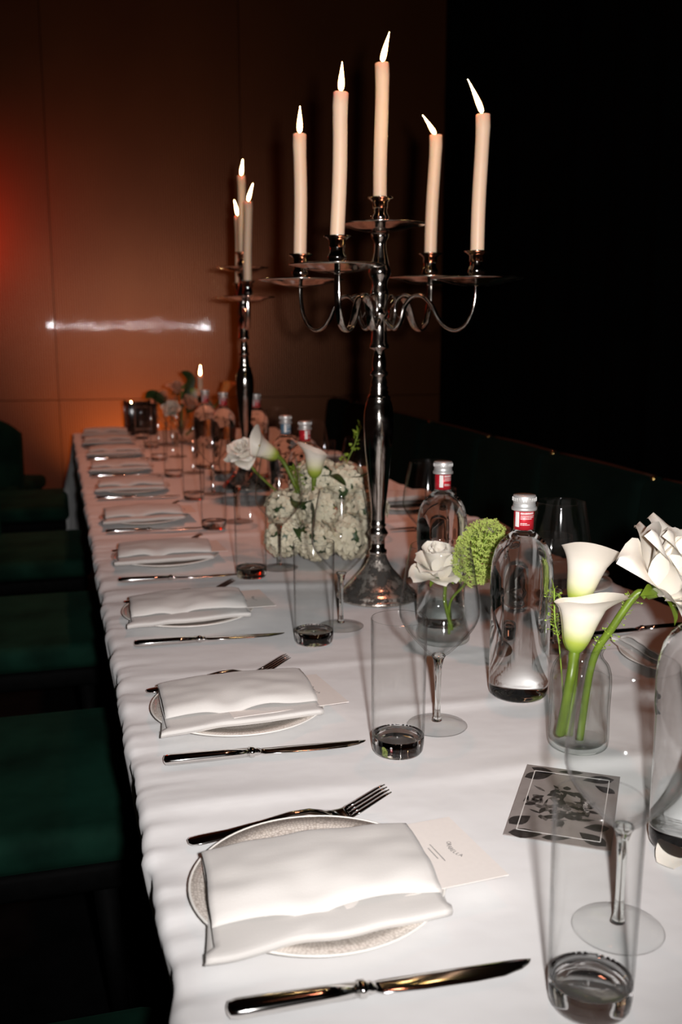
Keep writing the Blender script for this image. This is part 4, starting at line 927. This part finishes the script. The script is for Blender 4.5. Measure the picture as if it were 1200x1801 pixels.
calla('blurred white calla bending right at the far end, below the lone candle', (0.560, 4.40, 0.985), (0.45, -0.3, -0.45), 0.4, 0.085, [(0.545, 4.405, 1.000), (0.525, 4.41, 0.97), (0.52, 4.40, 0.80)], 0.7, 0.005, 'callas at the far end')
calla('orange calla bloom beside the far candelabra stem', (0.700, 4.395, 0.955), (0.5, 0, 0.9), 0.0, 0.080, [(0.68, 4.395, 0.92), (0.60, 4.40, 0.84), (0.535, 4.40, 0.78)], 0.6, 0.005, 'callas at the far end', 'orange_petal')
for k, pts in enumerate([[(0.50, 4.40, 0.88), (0.40, 4.36, 0.96), (0.36, 4.33, 0.95)], [(0.52, 4.40, 0.90), (0.56, 4.38, 1.02), (0.52, 4.36, 1.06)], [(0.54, 4.40, 0.88), (0.60, 4.35, 0.93), (0.65, 4.33, 0.90)]]):
    o = leaf_thing(['dark leaf at the left of the far flowers', 'curled dark leaf standing above the far flowers', 'dark leaf at the right of the far flowers'][k], pts, 0.022, (0.2, -1, 0.3)); o['group'] = 'dark leaves at the far end'
# candlestick with a lone taper
cs = thing('candlestick', 'slim silver candlestick of the lone candle at the far end', 'candlestick', (0.622, 4.52, TZ + 0.0012))
put('base', MB().lathe([(0.0, 0.0), (0.040, 0.0), (0.042, 0.004), (0.030, 0.010), (0.012, 0.016), (0.0, 0.017)], 32), 'silver', cs)
put('stem', MB().lathe([(0.0, 0.014), (0.010, 0.015), (0.006, 0.03), (0.010, 0.045), (0.006, 0.06), (0.008, 0.10), (0.0, 0.101)], 24), 'silver', cs)
put('candle_cup', CUP, 'silver', cs, (0, 0, 0.098))
candle(Vector((0.622, 4.52, TZ + 0.1285)), 0.155, (0, 0), lr(0.05), 0.045, 'lone short taper burning at the far end of the table', 'candles at the far end', 0.0125)
# black lacquer lantern box with a tea light
ln = thing('candle_lantern', 'square black lantern box at the far end of the table', 'lantern', (0.372, 4.80, TZ + 0.0012), (0, 0, 0.12))
put('bottom', flat(MB().box((0, 0, 0.005), (0.125, 0.125, 0.010)).mesh('bottom')), 'lantern', ln)
for k in range(4):
    a_ = k * PI / 2
    side = put('side_panel', rounded_box('side_panel', (0.113, 0.006, 0.140), 0.002, 2), 'lantern', ln, (0.0595 * math.sin(a_), -0.0595 * math.cos(a_), 0.080), (0, 0, a_))
    fr = MB()
    for (cx, cz, dx, dz) in ((0, 0.052, 0.080, 0.003), (0, -0.052, 0.080, 0.003), (0.0385, 0, 0.003, 0.104), (-0.0385, 0, 0.003, 0.104)): fr.box((cx, -0.0042, cz), (dx, 0.0024, dz))
    put('inlay', flat(fr.mesh('inlay')), 'steel', side)
    put('corner_post', rounded_box('corner_post', (0.012, 0.012, 0.146), 0.002, 2), 'lantern', ln, (0.0595 * math.sin(a_) + 0.0595 * math.cos(a_), -0.0595 * math.cos(a_) + 0.0595 * math.sin(a_), 0.083))
candle(Vector((0.330, 4.775, TZ + 0.0115)), 0.125, (0, 0), lr(0.0), 0.020, 'low candle burning inside the black lantern box', 'candles at the far end', 0.016)

# red wash lamps by the far wall, and the housing of the added amber one
ul = thing('floor_uplight', 'small black floor uplight washing the foot of the far wall red', 'lamp', (-0.86, 5.70, 0))
put('housing', MB().lathe([(0.0, 0.0), (0.055, 0.0), (0.060, 0.010), (0.060, 0.08), (0.050, 0.085), (0.046, 0.06), (0.0, 0.055)], 32), 'black_wood', ul)
ua = thing('floor_uplight', 'added black floor lamp, unseen behind the table end, brightening the far wall amber', 'lamp', (0.36, 5.14, 0))
put('housing', ul.children[0].data, 'black_wood', ua)
fl = thing('stand_lamp', 'slim black stand lamp washing the far wall red, beyond the left edge', 'lamp', (-0.78, 5.56, 0))
put('base', MB().lathe([(0.0, 0.0), (0.13, 0.0), (0.13, 0.012), (0.02, 0.02), (0.0, 0.021)], 32), 'black_wood', fl)
put('pole', MB().tube([(0, 0, 0.015), (0, 0, 1.72)], 0.009, 12), 'black_wood', fl)
put('lamp_head', MB().lathe([(0.0, 1.70), (0.045, 1.70), (0.045, 1.72), (0.0, 1.722)], 24), 'black_wood', fl)
